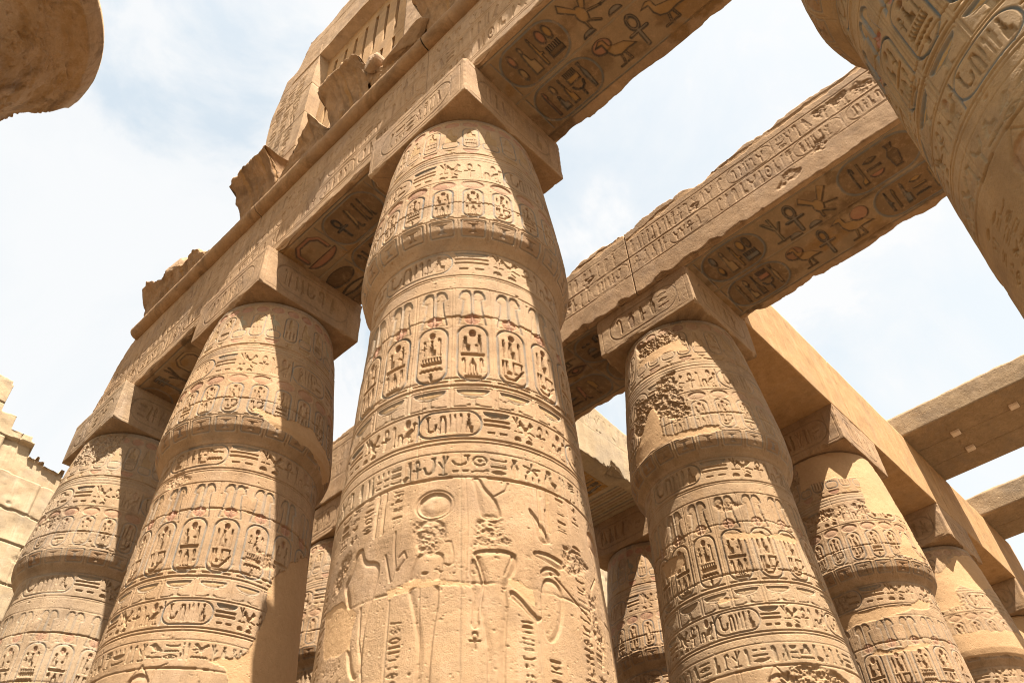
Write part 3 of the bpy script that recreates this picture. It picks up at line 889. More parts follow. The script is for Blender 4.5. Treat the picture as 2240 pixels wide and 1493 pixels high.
def column(loc, label, phase, facing, ppm, vary=0, hero=False, seed=1, paint=1.0, plast=(), rough=(), zlo=-9.2, mat=None, group='bud columns of the temple hall', skewed=0.0, wide=112, extra=None):
    rng = np.random.default_rng(seed)
    A = lambda deg: math.radians(deg) * RN
    circ = 2 * math.pi * RN
    c = Canvas(A(-180), A(180), zlo, 0, ppm, True, seed)
    cuts_ = [0, -1.22, -2.55, -3.3, -4.5, -5.35, -6.74, -7.78, -8.85, zlo]
    for a_, b_ in zip(cuts_[:-1], cuts_[1:]):
        for h_ in range(3):
            u_ = c.u0 + circ * (h_ / 3 + .12 * rng.random()); t_ = [(.36, .27, .18), (.21, .135, .072), (.33, .215, .115), (.27, .20, .13)][int(rng.integers(4))]
            w_ = c.win(u_, b_, u_ + circ / 3, a_)
            if w_ is not None:
                c.C[w_[0]] = np.array(t_ + (.06 + .22 * float(rng.random()),), np.float32)
    deco_column(c, rng, vary, zlo, phase, paint)
    deco_scene(c, rng, hero)
    ny, nx = c.H.shape
    # uneven cutting, worn patches
    wear = .5 + .62 * sstep(-.55, .25, fbm(ny, nx, .9 * ppm, rng, 4, True))
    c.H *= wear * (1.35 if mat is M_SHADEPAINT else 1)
    deep = sstep(-.012, -.028, c.H)
    c.H += deep * fbm(ny, nx, .07 * ppm, rng, 3, True, .7) * .008
    # drum courses and upright joints
    z = -(np.arange(ny) / c.ppm)
    for k, zj in enumerate((-1.22, -2.55, -4.5, -5.35, -6.74, -7.78, -8.85)):
        zz = zj + rng.normal() * .03
        wob = fn1(np.arange(nx) / c.ppm, seed * 7 + k, .3) * .012
        g = np.exp(-((z[:, None] - zz - wob[None]) / .012) ** 2) * (.40 + .6 * (fn1(np.arange(nx) / c.ppm, seed + k * 3, .25)[None] > -.1))
        c.H -= ((.008 if hero and zj == -7.78 else .026) * g).astype(np.float32)
        j0 = int(-zz * c.ppm); zt = [-2.55, -4.5, -5.35, -6.74, -7.78, -8.85, -12][k]
        for q in range(3):
            a = rng.random() * circ - circ / 2
            c.carve([('l', [(a, zz), (a + .02, (zz + zt) / 2), (a, max(zt, zlo))], .008)], .012, .006, 0)
    # pits and chips
    for _ in range(int(260)):
        a = rng.random() * circ - circ / 2; zz = rng.random() * zlo
        r = .006 + .018 * rng.random() ** 3
        c.carve([('e', a, zz, r * (1 + rng.random()), r)], r * .8, r * .8, 0)
    for k in range(4 if hero else 8):
        a = rng.random() * circ - circ / 2; zz = -.4 + rng.random() * ((-6.2 if hero else zlo) + .4)
        q = [(a + math.cos(t) * .22 * (.5 + rng.random()), zz + math.sin(t) * .14 * (.5 + rng.random())) for t in np.linspace(0, 6.28, 8)[:-1]]
        c.rough(q, .025, .07, seed * 11 + k, False)
    pk = fbm(ny, nx, .05 * ppm, rng, 3, True, .8)
    c.H -= np.maximum(0, pk - .38) * .03 * sstep(-.1, .35, fbm(ny, nx, .7 * ppm, rng, 4, True))
    W_ = lambda pts: [((A(a if a < 100 or facing > -150 else a - 360)), zz) for a, zz in pts]
    for k, pts in enumerate(rough):
        c.rough(W_(pts), .026 if hero else .055, .036 if hero else .062, seed * 3 + k)
    for k, pts in enumerate(plast):
        c.plaster(W_(pts), seed * 5 + k, -.006 if hero else -.012, .05 if hero else .09)
    if extra:
        extra(c)
    c.H += fbm(ny, nx, .8 * ppm, rng, 6, True, .55) * .014
    # sample the canvas on rings: dense on the visible side
    f = facing
    dth = math.degrees(1 / (ppm * RN))
    near = np.arange(f - wide, f + wide, dth)
    far = np.arange(f + wide, f - wide + 360 - dth * 2, dth * 4)
    th = np.concatenate([near, far])
    uu = ((np.radians(th) * RN - c.u0) * c.ppm)
    i0 = np.floor(uu).astype(int); fr = (uu - i0).astype(np.float32)
    a0 = i0 % nx; a1 = (i0 + 1) % nx
    H = c.H[:, a0] * (1 - fr) + c.H[:, a1] * fr
    Cc = c.C[:, a0]; Pp = c.P[:, a0]
    zs = -np.arange(ny) / c.ppm
    zx = np.linspace(zs[-1], -12.7, 9)[1:]
    H = np.vstack([H, np.repeat(H[-1:], len(zx), 0) * .3]); Cc = np.concatenate([Cc, np.zeros((len(zx), *Cc.shape[1:]), np.float32)]); Pp = np.vstack([Pp, np.zeros((len(zx), Pp.shape[1]), np.float32)])
    zs = np.concatenate([zs, zx])
    r, g = prof(zs)
    nl = np.hypot(1, g)
    nr = 1 / nl; nz = -g / nl
    t = np.radians(th)
    RR = r[:, None] + H * nr[:, None]
    P = np.stack([RR * np.cos(t)[None], RR * np.sin(t)[None], ZA + zs[:, None] + H * nz[:, None]], -1)
    root = empty('bud_column', (loc[0], loc[1], 0))
    tag(root, label, 'column', group)
    nu = len(th)
    js = int(np.argmin(np.abs(zs + 3.29)))
    m = mat or M_COL
    # capital down to the neck, shaft below it
    Pc = P[:js + 1].reshape(-1, 3)
    top = np.arange(nu)
    cidx = len(Pc)
    Pc2 = np.vstack([Pc, [[0, 0, ZA]]])
    tris = np.stack([np.full(nu, cidx), top, (top + 1) % nu], -1)
    pc = np.vstack([Cc[:js + 1].reshape(-1, 4), np.zeros((1, 4))]); pp = np.concatenate([Pp[:js + 1].ravel(), [0]])
    link('capital', make_mesh('capital', Pc2, grid_quads(js + 1, nu, True), m, pc, pp, tris), root)
    n2 = P.shape[0] - js
    link('shaft', make_mesh('shaft', P[js:].reshape(-1, 3), grid_quads(n2, nu, True), m, Cc[js:].reshape(-1, 4), Pp[js:].ravel()), root)
    abacus(root, ppm, seed, m)
    return root


def abacus(root, ppm, seed, m):
    rng = np.random.default_rng(seed + 77)
    side = 2 * AW
    c = Canvas(0, 4 * side, 0, AH, ppm, True, seed)
    for k in range(4):
        u = k * side
        c.carve([('o', u + .1, .08, u + side - .1, AH - .1, .02, .014)], .007, .006, 0)
        cart_h(c, u + .3, .18, u + side - .32, AH - .2, rng, .0105, BLU + (.22,), paints=[OCH + (.35,), RED + (.3,), (0, 0, 0, 0)])
    ny, nx = c.H.shape
    c.H *= .4 + .7 * sstep(-.5, .3, fbm(ny, nx, .6 * ppm, rng, 4, True))
    c.H += fbm(ny, nx, .5 * ppm, rng, 6, True, .6) * .014
    # rings: underside from the neck outwards, the face, then the top inwards
    u = np.arange(nx) / c.ppm
    k = np.minimum((u / side).astype(int), 3); q = (u - k * side) - AW
    # corners, seen from outside going counter-clockwise from (-,-)
    dirs = [((1, 0), (0, -1)), ((0, 1), (1, 0)), ((-1, 0), (0, 1)), ((0, -1), (-1, 0))]
    tx = np.array([d[0][0] for d in dirs])[k]; ty = np.array([d[0][1] for d in dirs])[k]
    nx_ = np.array([d[1][0] for d in dirs])[k]; ny_ = np.array([d[1][1] for d in dirs])[k]
    bx = tx * q + nx_ * AW; by = ty * q + ny_ * AW
    cd_ = AW - np.abs(q)                       # distance to the upright edge
    chip_u = np.maximum(0, fn1(u, seed * 13 + 1, .5) - .12) * .16
    chip_b = np.maximum(0, fn1(u, seed * 13 + 2, .33) - .02) * .12
    zz = AH - np.arange(ny) / c.ppm
    chipz = np.maximum(0, fn1(zz, seed * 17, .4) + .05) * .09
    H = c.H.copy()
    H -= np.maximum(0, chipz[:, None] + .012 - cd_[None] * 1.0) * .8
    H -= np.maximum(0, chip_b[None] + .010 - zz[:, None] * .9) * .7
    ox = np.where(cd_ < .02, np.sign(tx * q) * 0, 0)
    rows = []; cols = []; hs = []
    for s_, z_ in [(.25, AH), (.9, AH)]:
        rows.append(np.stack([bx * s_, by * s_, np.full(nx, z_)], -1)); cols.append(np.zeros((nx, 4)))
    for j in range(ny):
        # at the corners push along both faces so that the edge closes
        hx = nx_ * H[j]; hy = ny_ * H[j]
        px, py = bx + hx, by + hy
        lim = AW + np.minimum(H[j], 0) * (cd_ < .03)
        px = np.clip(px, -lim - 9 * (cd_ >= .03), lim + 9 * (cd_ >= .03)); py = np.clip(py, -lim - 9 * (cd_ >= .03), lim + 9 * (cd_ >= .03))
        rows.append(np.stack([px, py, np.full(nx, zz[j])], -1)); cols.append(c.C[j])
    und = fbm(12, nx, 30, rng, 4, True) * .02
    last = rows[-1]
    for i, s_ in enumerate((.985, .95, .9, .84, .77, .7, .6, .45, .2)):
        w = sstep(1, .9, s_)
        rows.append(np.stack([last[:, 0] * s_, last[:, 1] * s_, und[i] * w], -1)); cols.append(np.zeros((nx, 4)))
    P = np.array(rows); P[..., 2] += ZA
    Cc = np.array(cols)
    link('abacus', make_mesh('abacus', P.reshape(-1, 3), grid_quads(len(rows), nx, True), m, Cc.reshape(-1, 4), np.zeros(P.shape[:2])), root)


# ------------------------------------------------------------------ beams
def beam(name, label, cat, o, Ld, length, hw, zb, H, ppm, deco=None, mat=None, ztop=None, zbot=None, seed=3, chip=1.0, group=None, endcut=None, smoothb=False, rough_amp=.014):
    """o: point on the axis at z of the abacus underside; Ld: unit direction to the right seen from the carved face.
    The unrolled sheet runs down the carved face, across the underside and up the back."""
    rng = np.random.default_rng(seed)
    Ld = np.array(Ld, float); N = np.cross(Ld, (0, 0, 1.0))  # outward normal of the carved face
    s_tot = H + 2 * hw
    c = Canvas(0, length, -s_tot, 0, ppm, False, seed)
    if deco:
        deco(c, rng)
    ny, nx = c.H.shape
    if deco:
        c.H *= .6 + .55 * sstep(-.5, .3, fbm(ny, nx, .9 * ppm, rng, 4))
    c.H += fbm(ny, nx, .6 * ppm, rng, 6, False, .58) * rough_amp
    u = np.arange(nx) / c.ppm; sv = np.arange(ny) / c.ppm
    for edge_s, sd_ in ((H, 1), (H + 2 * hw, 2)):
        ch = (np.maximum(0, fn1(u, seed * 31 + sd_, .7) - .05) * .22 + np.maximum(0, fn1(u, seed * 37 + sd_, .16)) * .05) * chip + .008
        c.H -= np.maximum(0, ch[None] - np.abs(sv - edge_s)[:, None] * .9).astype(np.float32) * .75
    # extra rows: back face, top
    sb = np.array([H * .0 + .3, H * .5, H - .02, H])
    hgt = np.concatenate([np.where(sv <= H, H - sv, 0), [.3, H * .5, H - .02, H, H, H]])
    lat = np.concatenate([np.where(sv <= H, hw, hw - (sv - H)), [-hw] * 4 + [-hw * .4, hw * .4]])
    nh = np.concatenate([np.where(sv < H - .01, 0.0, np.where(sv > H + .01, -1.0, -.7)), np.zeros(4), [1, 1]])
    nl = np.concatenate([np.where(sv < H - .01, 1.0, np.where(sv > H + .01, 0.0, .7)), -np.ones(4), [0, 0]])
    cor = np.abs(sv - H - 2 * hw) < .012
    nl[:ny][cor] = -.7; nh[:ny][cor] = -.7
    Hm = np.vstack([c.H, np.zeros((6, nx), np.float32)])
    Cc = np.concatenate([c.C, np.zeros((6, nx, 4), np.float32)]); Pp = np.vstack([c.P, np.zeros((6, nx), np.float32)])
    zt = np.full(nx, H) if ztop is None else np.asarray(ztop(u), float)
    hh = hgt[:, None] + nh[:, None] * Hm
    ll = lat[:, None] + nl[:, None] * Hm
    over = np.maximum(0, hh - zt[None])
    hh = hh - over + np.where(over > 0, fbm(ny + 6, nx, 10, rng, 3) * .03, 0)
    ll = np.where((over > 0) & (lat[:, None] > 0), ll - over * .55, ll)
    if zbot is not None:
        zbv = np.asarray(zbot(u), float)
        un = np.maximum(0, zbv[None] - hh)
        hh = hh + un
    along = np.repeat(u[None], hh.shape[0], 0)
    if endcut is not None:
        e0, e1 = endcut(hh)
        along = np.clip(along, e0, length - e1)
    o = np.array(o, float)
    P = o[None, None] + along[..., None] * Ld + ll[..., None] * N
    P[..., 2] += ZA + zb + hh
    n_r = P.shape[0]
    V = P.reshape(-1, 3)
    quads = grid_quads(n_r, nx)
    # close the sheet across the top and cap both ends
    a = (n_r - 1) * nx + np.arange(nx - 1); b = np.arange(nx - 1)
    quads = np.vstack([quads, np.stack([a, b, b + 1, a + 1], -1)])
    cap = []
    ctr0 = len(V)
    V = np.vstack([V, P[:, 0].mean(0)[None], P[:, -1].mean(0)[None]])
    j = np.arange(n_r); j2 = (j + 1) % n_r
    t0 = np.stack([np.full(n_r, ctr0), j2 * nx, j * nx], -1)
    t1 = np.stack([np.full(n_r, ctr0 + 1), j * nx + nx - 1, j2 * nx + nx - 1], -1)
    me = make_mesh(name, V, quads, mat or M_BEAM, np.vstack([Cc.reshape(-1, 4), np.zeros((2, 4))]), np.concatenate([Pp.ravel(), [0, 0]]), np.vstack([t0, t1]))
    ob = link(name, me)
    tag(ob, label, cat, group)
    return ob


SOFP = [OCH + (.8,), RED + (.8,), BLU + (.8,), (.06, .04, .025, .8), (.34, .24, .13, .7)]
SOFL = DRK + (.9,)


def soffit(c, H, hw, rng, plan=None, depth=.024):
    """two lines of big painted signs along the underside"""
    a, m, b = -H - .13, -H - hw * .98, -H - 2 * hw + .22
    BLK = (.055, .05, .045)
    Lc = c.nx / c.ppm
    for v in (a, m, b):
        c.hline(v, .035, .014, paint=BLU[:1] + (.12, .115, .95))
    c.carve([('b', 0, b, Lc, a, .01)], 0.001, .01, 0, paint=(.37, .275, .17, .55))
    for _ in range(int(Lc * 7)):          # soot and old brown paint in cloudy patches
        q = sorted((-rng.random() * (2 * hw - .3) - H - .15, -H - .1))[0]; u = rng.random() * Lc; w_ = .12 + .3 * rng.random()
        rr_ = c.polymask([(u + math.cos(t) * w_ * (.5 + rng.random()), q + math.sin(t) * w_ * .6 * (.5 + rng.random())) for t in np.linspace(0, 6.28, 8)[:-1]], .05, .12, .2, int(rng.integers(9999)))
        if rr_ is None: continue
        ix, mk, _, _ = rr_
        al = (mk * .7)[..., None]; cc_ = c.C[ix]
        tint = np.array([(.075, .045, .022), (.20, .105, .03), (.12, .07, .035)][int(rng.integers(3))])
        cc_[..., :3] = cc_[..., :3] * (1 - al) + tint * al; cc_[..., 3:] = np.maximum(cc_[..., 3:], al); c.C[ix] = cc_
    for (v0, v1), seq in zip(((m + .05, a - .06), (b + .05, m - .05)), plan or (None, None)):
        h = v1 - v0
        if seq is None:
            u = .3 + rng.random() * .3
            while u < Lc - .6:
                if rng.random() < .45:
                    w = h * 1.75
                    cart_h(c, u, v0, u + w, v1, rng, depth, BLU + (.75,), SOFL, foot=-1 if rng.random() < .5 else 1, paints=SOFP)
                    u += w + .12
                else:
                    w = h * (.6 + .5 * rng.random())
                    quadrat(c, u, v0 + .04, u + w, v1 - .04, rng, depth, SOFP, SOFL)
                    u += w + .07
        else:
            for it in seq:
                if it[0] == 'C':
                    cart_h(c, it[1], v0, it[2], v1, rng, depth, BLU + (.8,), SOFL, foot=it[3], paints=SOFP, seq=it[4] if len(it) > 4 else None)
                else:
                    g, u0, u1, y0, y1, pc = it[:6]
                    glyph(c, g, u0, v0 + h * y0, u1, v0 + h * y1, depth, it[6] if len(it) > 6 else False, pc, SOFL)


def face_text(c, H, rng, lines, depth=.02, paints=None, rim=.1):
    Lc = c.nx / c.ppm
    for v0, v1 in lines:
        c.hline(v1 + .03, .014, .010); c.hline(v0 - .03, .014, .010)
        u = .05
        while u < Lc - .3:
            if rng.random() < .16:
                w = (v1 - v0) * 2.2
                cart_h(c, u, v0, min(u + w, Lc - .05), v1, rng, depth, None, foot=1)
                u += w + .1
            else:
                w = .5 + .6 * rng.random()
                htext(c, u, v0, min(u + w, Lc), v1, rng, depth, paints, None, .5)
                u += w


# left architrave: underside at AH, carved face towards -x, runs along y
LX, LHW, LH = .07, 1.0, 2.5
och6, red6, blu6, grn6 = OCH + (.65,), RED + (.75,), BLU + (.7,), GRN + (.5,)


def left_deco(plan, uoff):
    def f(c, rng):
        face_text(c, LH, rng, [(-1.04, -.62), (-1.60, -1.16), (-2.2, -1.74)], .016, [RED + (.28,), (0, 0, 0, 0), (0, 0, 0, 0)])
        c.hline(-2.3, .014, .01)
        soffit(c, LH, LHW, rng, plan)
    return f


# u runs towards -y ; first span starts at y = 0
SQC1 = [(.9, [('disc', .1, .55, .75, 1), ('disc', .1, .05, .75, .5)]), (1.0, full('seat')), (.8, full('king')), (1.3, [('disc', .0, .5, .55, 1), ('disc', .5, .5, 1.0, 1), ('mn', 0, .05, 1, .45)])]
SQC2 = [(.8, full('feather')), (.9, [('disc', .2, .6, .8, 1), ('seat', 0, 0, 1, .58)]), (.8, full('seatsun')), (1.2, [('mn', 0, .55, 1, 1), ('horn', 0, 0, 1, .5)]), (.8, full('jar'))]
planA = ([('C', 1.32, 2.5, -1, SQC1), ('bee', 2.58, 3.15, .1, 1, och6), ('sedge', 3.05, 3.5, .35, 1.0, grn6), ('loaf', 2.62, 2.85, .0, .12, blu6), ('loaf', 3.12, 3.36, .02, .16, blu6),
          ('sedge', 3.5, 3.9, .1, .95, grn6), ('bee', 3.95, 4.5, .1, .95, och6), ('C', 4.6, 6.0, 1)],
         [('C', 1.30, 2.5, -1, SQC2), ('disc', 2.56, 2.9, .55, .96, red6), ('duck', 2.62, 3.2, .05, .9, och6, False), ('ankh', 3.12, 3.5, .05, .95, blu6), ('duck', 3.5, 4.15, .1, .9, och6),
          ('disc', 3.95, 4.3, .5, .95, red6), ('C', 4.4, 5.8, 1)])
LBEAMS = [
    ('carved architrave block overhead nearest the viewer, painted cartouches, ankh and duck on its underside', 0.0, 8.0, planA, None, 41),
    ('carved architrave block carrying the window wall between the tall middle column and the second column', SY, SY - .006, None, None, 42),
    ('carved architrave block at the far left, broken off above the last column', 11.65, 11.65 - SY - .006, None, 'cut', 43),
]
for lab, y0, ln, plan, cut, sd_ in LBEAMS:
    zt = None; ec = None
    if cut:
        zt = lambda u: np.minimum(2.5, .45 + 1.75 * sstep(.0, 1.0, u + fn1(u, 5, .3) * .12) + .5 * sstep(1.1, 1.35, u) + fn1(u, 6, .25) * .05 * (u < 1.3))
    tb = beam('architrave_beam', lab, 'stone beam', (LX, y0, 0), (0, -1, 0), ln, LHW, AH, LH, 95 if sd_ == 41 else (85 if sd_ == 42 else 62), left_deco(plan, 0), M_BEAM, zt, None, sd_, .7, 'architrave blocks over the left row')
    # round torus moulding along the top of the face
    us = np.arange(0, ln, .035); a = np.linspace(-2.2, 2.2, 15) + math.pi
    if cut:
        us = us[us > 1.28]
    wy = y0 - us
    rr = .195 + fn1(wy, 31, .5) * .008 + fn1(wy, 36, .09) * .005
    rr = rr - np.maximum(0, fn1(wy, 39, .6) - .5) * .12
    px = (LX - LHW - .015) + rr[:, None] * np.cos(a)[None]
    pz = ZA + 3.3 + rr[:, None] * np.sin(a)[None]
    py = np.repeat((y0 - us)[:, None], len(a), 1)
    T = np.stack([px, py, pz], -1)
    nq = grid_quads(len(us), len(a), True, 0, True)
    V = T.reshape(-1, 3)
    c0 = len(V); V = np.vstack([V, T[0].mean(0)[None], T[-1].mean(0)[None]])
    k = np.arange(len(a)); k2 = (k + 1) % len(a); e = (len(us) - 1) * len(a)
    tr = np.vstack([np.stack([np.full(len(a), c0), k, k2], -1), np.stack([np.full(len(a), c0 + 1), e + k2, e + k], -1)])
    t_ = make_mesh('torus_moulding', V, nq, M_CAV, np.zeros((len(V), 4)), np.zeros(len(V)), tr)
    link('torus_moulding', t_, tb)

# middle row of architraves over the column behind on the right
RX, RHW, RH = 5.88, 1.12, 2.12


def right_deco(plan):
    def f(c, rng):
        face_text(c, RH, rng, [(-.98, -.52), (-1.50, -1.06)], .0075)
        soffit(c, RH, RHW, rng, plan)
        for k in range(9):
            u = rng.random() * c.nx / c.ppm; v = -.3 - rng.random() * 1.6
            q = [(u + math.cos(t) * .2 * (.5 + rng.random()), v + math.sin(t) * .15 * (.5 + rng.random())) for t in np.linspace(0, 6.28, 8)[:-1]]
            c.rough(q, .03, .07, 300 + k, True)
        c.plaster([(0, -.5), (1.2, -.3), (c.nx / c.ppm, -.28), (c.nx / c.ppm, -.2), (1.2, -.24), (0, -.42)], 77, -.01)
    return f


planR = ([('C', 1.25, 2.5, -1, SQC1), ('sedge', 2.62, 3.0, .1, .9, grn6), ('ankh', 3.0, 3.4, .05, .95, blu6), ('bee', 3.4, 4.0, .1, .95, och6), ('loaf', 2.9, 3.15, 0, .15, blu6), ('loaf', 3.3, 3.55, 0, .15, blu6), ('C', 4.15, 5.6, 1), ('bee', 5.7, 6.2, .1, .9, och6)],
         [('C', 1.25, 2.5, -1, SQC2), ('disc', 2.6, 2.95, .5, .95, (.2, .09, .05, .8)), ('duck', 2.65, 3.2, .05, .9, och6), ('ankh', 3.2, 3.55, .05, .95, blu6), ('duck', 3.6, 4.3, .05, .95, och6), ('disc', 3.95, 4.3, .5, .95, red6), ('C', 4.4, 5.9, 1), ('duck', 6.0, 6.5, .1, .9, och6)])
ztR = lambda yo: (lambda u: 2.12 - .10 - np.maximum(0, fn1(yo - u, 51, .9) + .15) * .24 - np.maximum(0, fn1(yo - u, 55, .2)) * .10)
beam('architrave_beam', 'carved architrave block with ragged top crossing the sky to the upper right', 'stone beam', (RX, 0, 0), (0, -1, 0), 8.2, RHW, AH, RH, 68, right_deco(planR), M_BEAM, ztR(0), None, 51, 1.0, 'architrave blocks over the second row')
beam('architrave_beam', 'carved architrave block running behind the tall middle column from the rough-topped right column', 'stone beam', (RX, SY, 0), (0, -1, 0), SY - .006, RHW, AH, RH, 60, right_deco(None), M_BEAM, ztR(SY), None, 52, 1.0, 'architrave blocks over the second row')
beam('architrave_beam', 'carved architrave block seen through the gap between the second column and the middle column', 'stone beam', (RX, 2 * SY + 1.0, 0), (0, -1, 0), SY + .994, RHW, AH, RH, 45, right_deco(None), M_BEAM, ztR(2 * SY + 1), None, 53, 1.0, 'architrave blocks over the second row')

# smooth restored beam that runs away to the right
px0 = RX + RHW + .02
for k, (xa, xb, lab) in enumerate(((px0, 2 * TX, 'first smooth restored beam block leading right from the second row to the plaster-patched column'),
                                   (2 * TX + .006, 3 * TX, 'second smooth restored beam block, under the end of the wide roof slab'),
                                   (3 * TX + .006, 4 * TX + 1.2, 'third smooth restored beam block, farthest right, under the narrow roof slab'))):
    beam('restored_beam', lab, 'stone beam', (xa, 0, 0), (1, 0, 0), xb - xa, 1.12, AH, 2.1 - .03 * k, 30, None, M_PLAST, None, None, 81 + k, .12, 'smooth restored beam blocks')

# pale broken beam behind, between the two rows of columns


def back_deco(c, rng):
    face_text(c, 1.9, rng, [(-.9, -.3)], .012)
    H = 1.9
    c.carve([('b', 1.0, -H - 2.0, 2.55, -H - .5, .01)], .001, .01, 0, paint=(.36, .175, .035, .8))
    htext(c, 1.05, -H - 1.15, 2.5, -H - .55, rng, .02, SOFP[:4], SOFL)
    htext(c, 1.05, -H - 1.9, 2.5, -H - 1.25, rng, .02, SOFP[:4], SOFL)
    for i in range(8):
        c.carve([('b', 2.7 + i * .12, -H - 2.1, 2.75 + i * .12, -H - .3, .01)], .008, .01, 0, paint=[BLU, RED, OCH][i % 3] + (.6,))


beam('architrave_beam', 'pale broken architrave with orange painted underside behind the middle column', 'stone beam', (px0, SY, 0), (1, 0, 0), 2 * TX + 1.0 - px0, 1.12, AH, 1.9, 50, back_deco, M_WALL,
     lambda u: 1.9 - .25 * sstep(1, 3, u) - np.maximum(0, fn1(u, 91, .6)) * .1, lambda u: np.maximum(0, .55 - np.abs(u - 1.6) * .25 + fn1(u, 92, .4) * .15) * (u > .2) * (u < 3.4) * .0, 91, 3.0)

# ------------------------------------------------------------------ the columns themselves
g_ = 'bud columns of the temple hall'


def c1x(c):
    pass


C1_rough = [[(-152.9, -7.21), (-141.7, -7.24), (-141.3, -7.37), (-143.8, -7.49), (-149.8, -7.49), (-152.9, -7.41)],
            [(-130.5, -7.22), (-124.3, -7.18), (-121.0, -7.19), (-119.5, -7.29), (-115.7, -7.47), (-121.4, -7.42), (-127.1, -7.46), (-133.3, -7.48), (-131.7, -7.35)],
            [(-93.6, -7.3), (-87.0, -7.26), (-80.2, -7.34), (-86.3, -7.51), (-93.7, -7.49)],
            [(-190.9, -7.21), (-182.8, -7.24), (-185.4, -7.43), (-194.2, -7.54)], [(-84, -7.6), (-76, -7.6), (-74, -8.1), (-80, -8.0)]]
C1_pl = [[(-163.0, -7.76), (-153.4, -7.7), (-133.3, -7.8), (-131.9, -7.83), (-142.3, -7.81), (-152.4, -7.8), (-154.7, -7.84), (-162.2, -7.85)],
         [(-120.3, -7.71), (-114.6, -7.71), (-109.3, -7.79), (-109.5, -7.96), (-118.2, -7.86), (-120.8, -7.79)],
         [(-202.8, -7.61), (-186.0, -7.67), (-176.6, -7.87), (-177.7, -8.18), (-193.5, -8.12)]]
column((0, 0), 'tall middle column in front, crisp hieroglyphs and two standing figures with hacked-out heads', -131, -134, 138, 0, True, 11, 1.0, C1_pl, C1_rough, mat=M_COL)
C2_pl = [[(-91.8, -6.46), (-86.0, -6.14), (-85.7, -5.61), (-84.8, -5.37), (-73.7, -5.1), (-58.1, -4.7), (-40, -4.6), (-25, -5.69), (-25, -9.2), (-100, -9.2), (-100.0, -6.91), (-105.4, -6.77), (-114.4, -6.67), (-97.3, -6.54)],
         [(-121.9, -2.8), (-119.6, -2.69), (-105.3, -2.79), (-88.8, -2.7), (-59.3, -2.81), (-34.5, -3.03), (-40, -3.2), (-73.9, -3.12), (-104.0, -3.02)]]
column((0, SY), 'second column of the left row, smooth plaster repair down its shaded right side', -119, -116, 112, 1, False, 12, 1.0, C2_pl, ())
column((0, 2 * SY), 'farthest column of the left row, under the broken beam end beside the pale ruined wall', -112, -108, 85, 0, False, 13, .9, (), [[(-178, -.1), (-125, -.1), (-130, -.7), (-150, -.9), (-178, -.8)]], mat=M_COLG)
C4_rough = [[(163.8, -0.18), (182.0, -0.33), (206.4, -0.25), (207.7, -0.49), (197.7, -0.66), (181.1, -0.72), (165.5, -0.59)],
            [(183.1, -1.49), (198.0, -1.42), (195.6, -1.77), (200.8, -2.11), (202.6, -2.51), (194.9, -2.59), (183.9, -2.3), (159.5, -2.4), (150.5, -2.2), (157.2, -1.62), (178.1, -1.78)],
            [(213.0, -6.85), (231.8, -6.77), (248.8, -6.84), (258.8, -6.93), (240, -7.6), (213.6, -7.2)]]
C4_pl = [[(167.5, -0.67), (208.4, -0.61), (212.9, -0.92), (193.1, -0.88), (164.2, -0.83)],
         [(150.4, -2.69), (164.2, -2.33), (174.9, -2.05), (178.3, -2.26), (181.2, -2.71), (188.1, -2.83), (211.8, -2.79), (220.4, -2.82), (221.4, -2.94), (208.0, -2.95), (187.3, -2.92), (171.1, -2.9), (150.4, -2.9)],
         [(148.2, -4.76), (172.5, -4.79), (174.7, -4.91), (166.3, -5.04), (154.1, -4.96)],
         [(204.0, -4.7), (225.4, -4.77), (257.2, -4.76), (256.0, -4.81), (224.7, -4.83), (205.4, -4.81)],
         [(189.2, -5.73), (194.6, -5.68), (209.1, -5.73), (205.0, -5.8), (190.0, -5.78)]]
W360 = lambda L_: [[(a - 360, z) for a, z in p] for p in L_]
column((TX, 0), 'right column with a hacked rough capital under the ragged carved beam', -150, -154, 105, 0, False, 14, .7, W360(C4_pl), W360(C4_rough), mat=M_COLB)
C5_pl = [[(169.8 - 360, -0.81), (-158.1, -0.77), (-130.6, -0.86), (-132.7, -1.56), (-132.6, -1.77), (-93.1, -1.76), (-99.4, -2.64), (-80, -2.73), (-80, -0.02), (-150.7, -0.02), (169.8 - 360, -0.02)],
         [(161.4 - 360, -3.78), (-159.6, -3.84), (-131.1, -3.79), (-99.3, -3.64), (-105.7, -3.85), (-139.8, -3.99), (168.9 - 360, -4.03)],
         [(179.4 - 360, -4.55), (-160.4, -4.7), (-124.1, -4.62), (-144.7, -4.74), (-177.0, -4.72)], [(-107.5, -2.2), (-106.0, -2.63), (-90, -2.85), (-126.3, -2.85)]]
column((2 * TX, 0), 'plaster-patched column under the smooth beam with carved lower half, right of the rough capital', -158, -162, 82, 1, False, 15, .9, C5_pl, [[(-203, -.36), (-176, -.3), (-176, -.56), (-200, -.62)], [(-130, -.25), (-108, -.15), (-104, -.5), (-122, -.5)], [(-196, -1.5), (-166, -1.55), (-168, -1.75), (-196, -1.72)]])
C6_pl = [[(-200, -.75), (-159.2, -0.83), (-131.7, -0.42), (-100, -0.3), (-80, -.5), (-80, -1.25), (-125.3, -1.4), (-141.5, -1.28), (-149.7, -1.4), (-149.6, -1.69), (-140.6, -1.79), (-159.4, -1.84), (-200, -1.9)],
         [(-200, -2.5), (-116.3, -2.53), (-80, -2.5), (-80, -3.2), (-130.4, -3.1), (-200, -3.1)], [(-200, -4.1), (-90, -4.1), (-90, -5.2), (-200, -5.2)]]
column((3 * TX, 0), 'mostly plastered column at the lower right corner, smooth bulging capital under the restored beam', -164, -167, 55, 0, False, 16, .6, C6_pl, ())
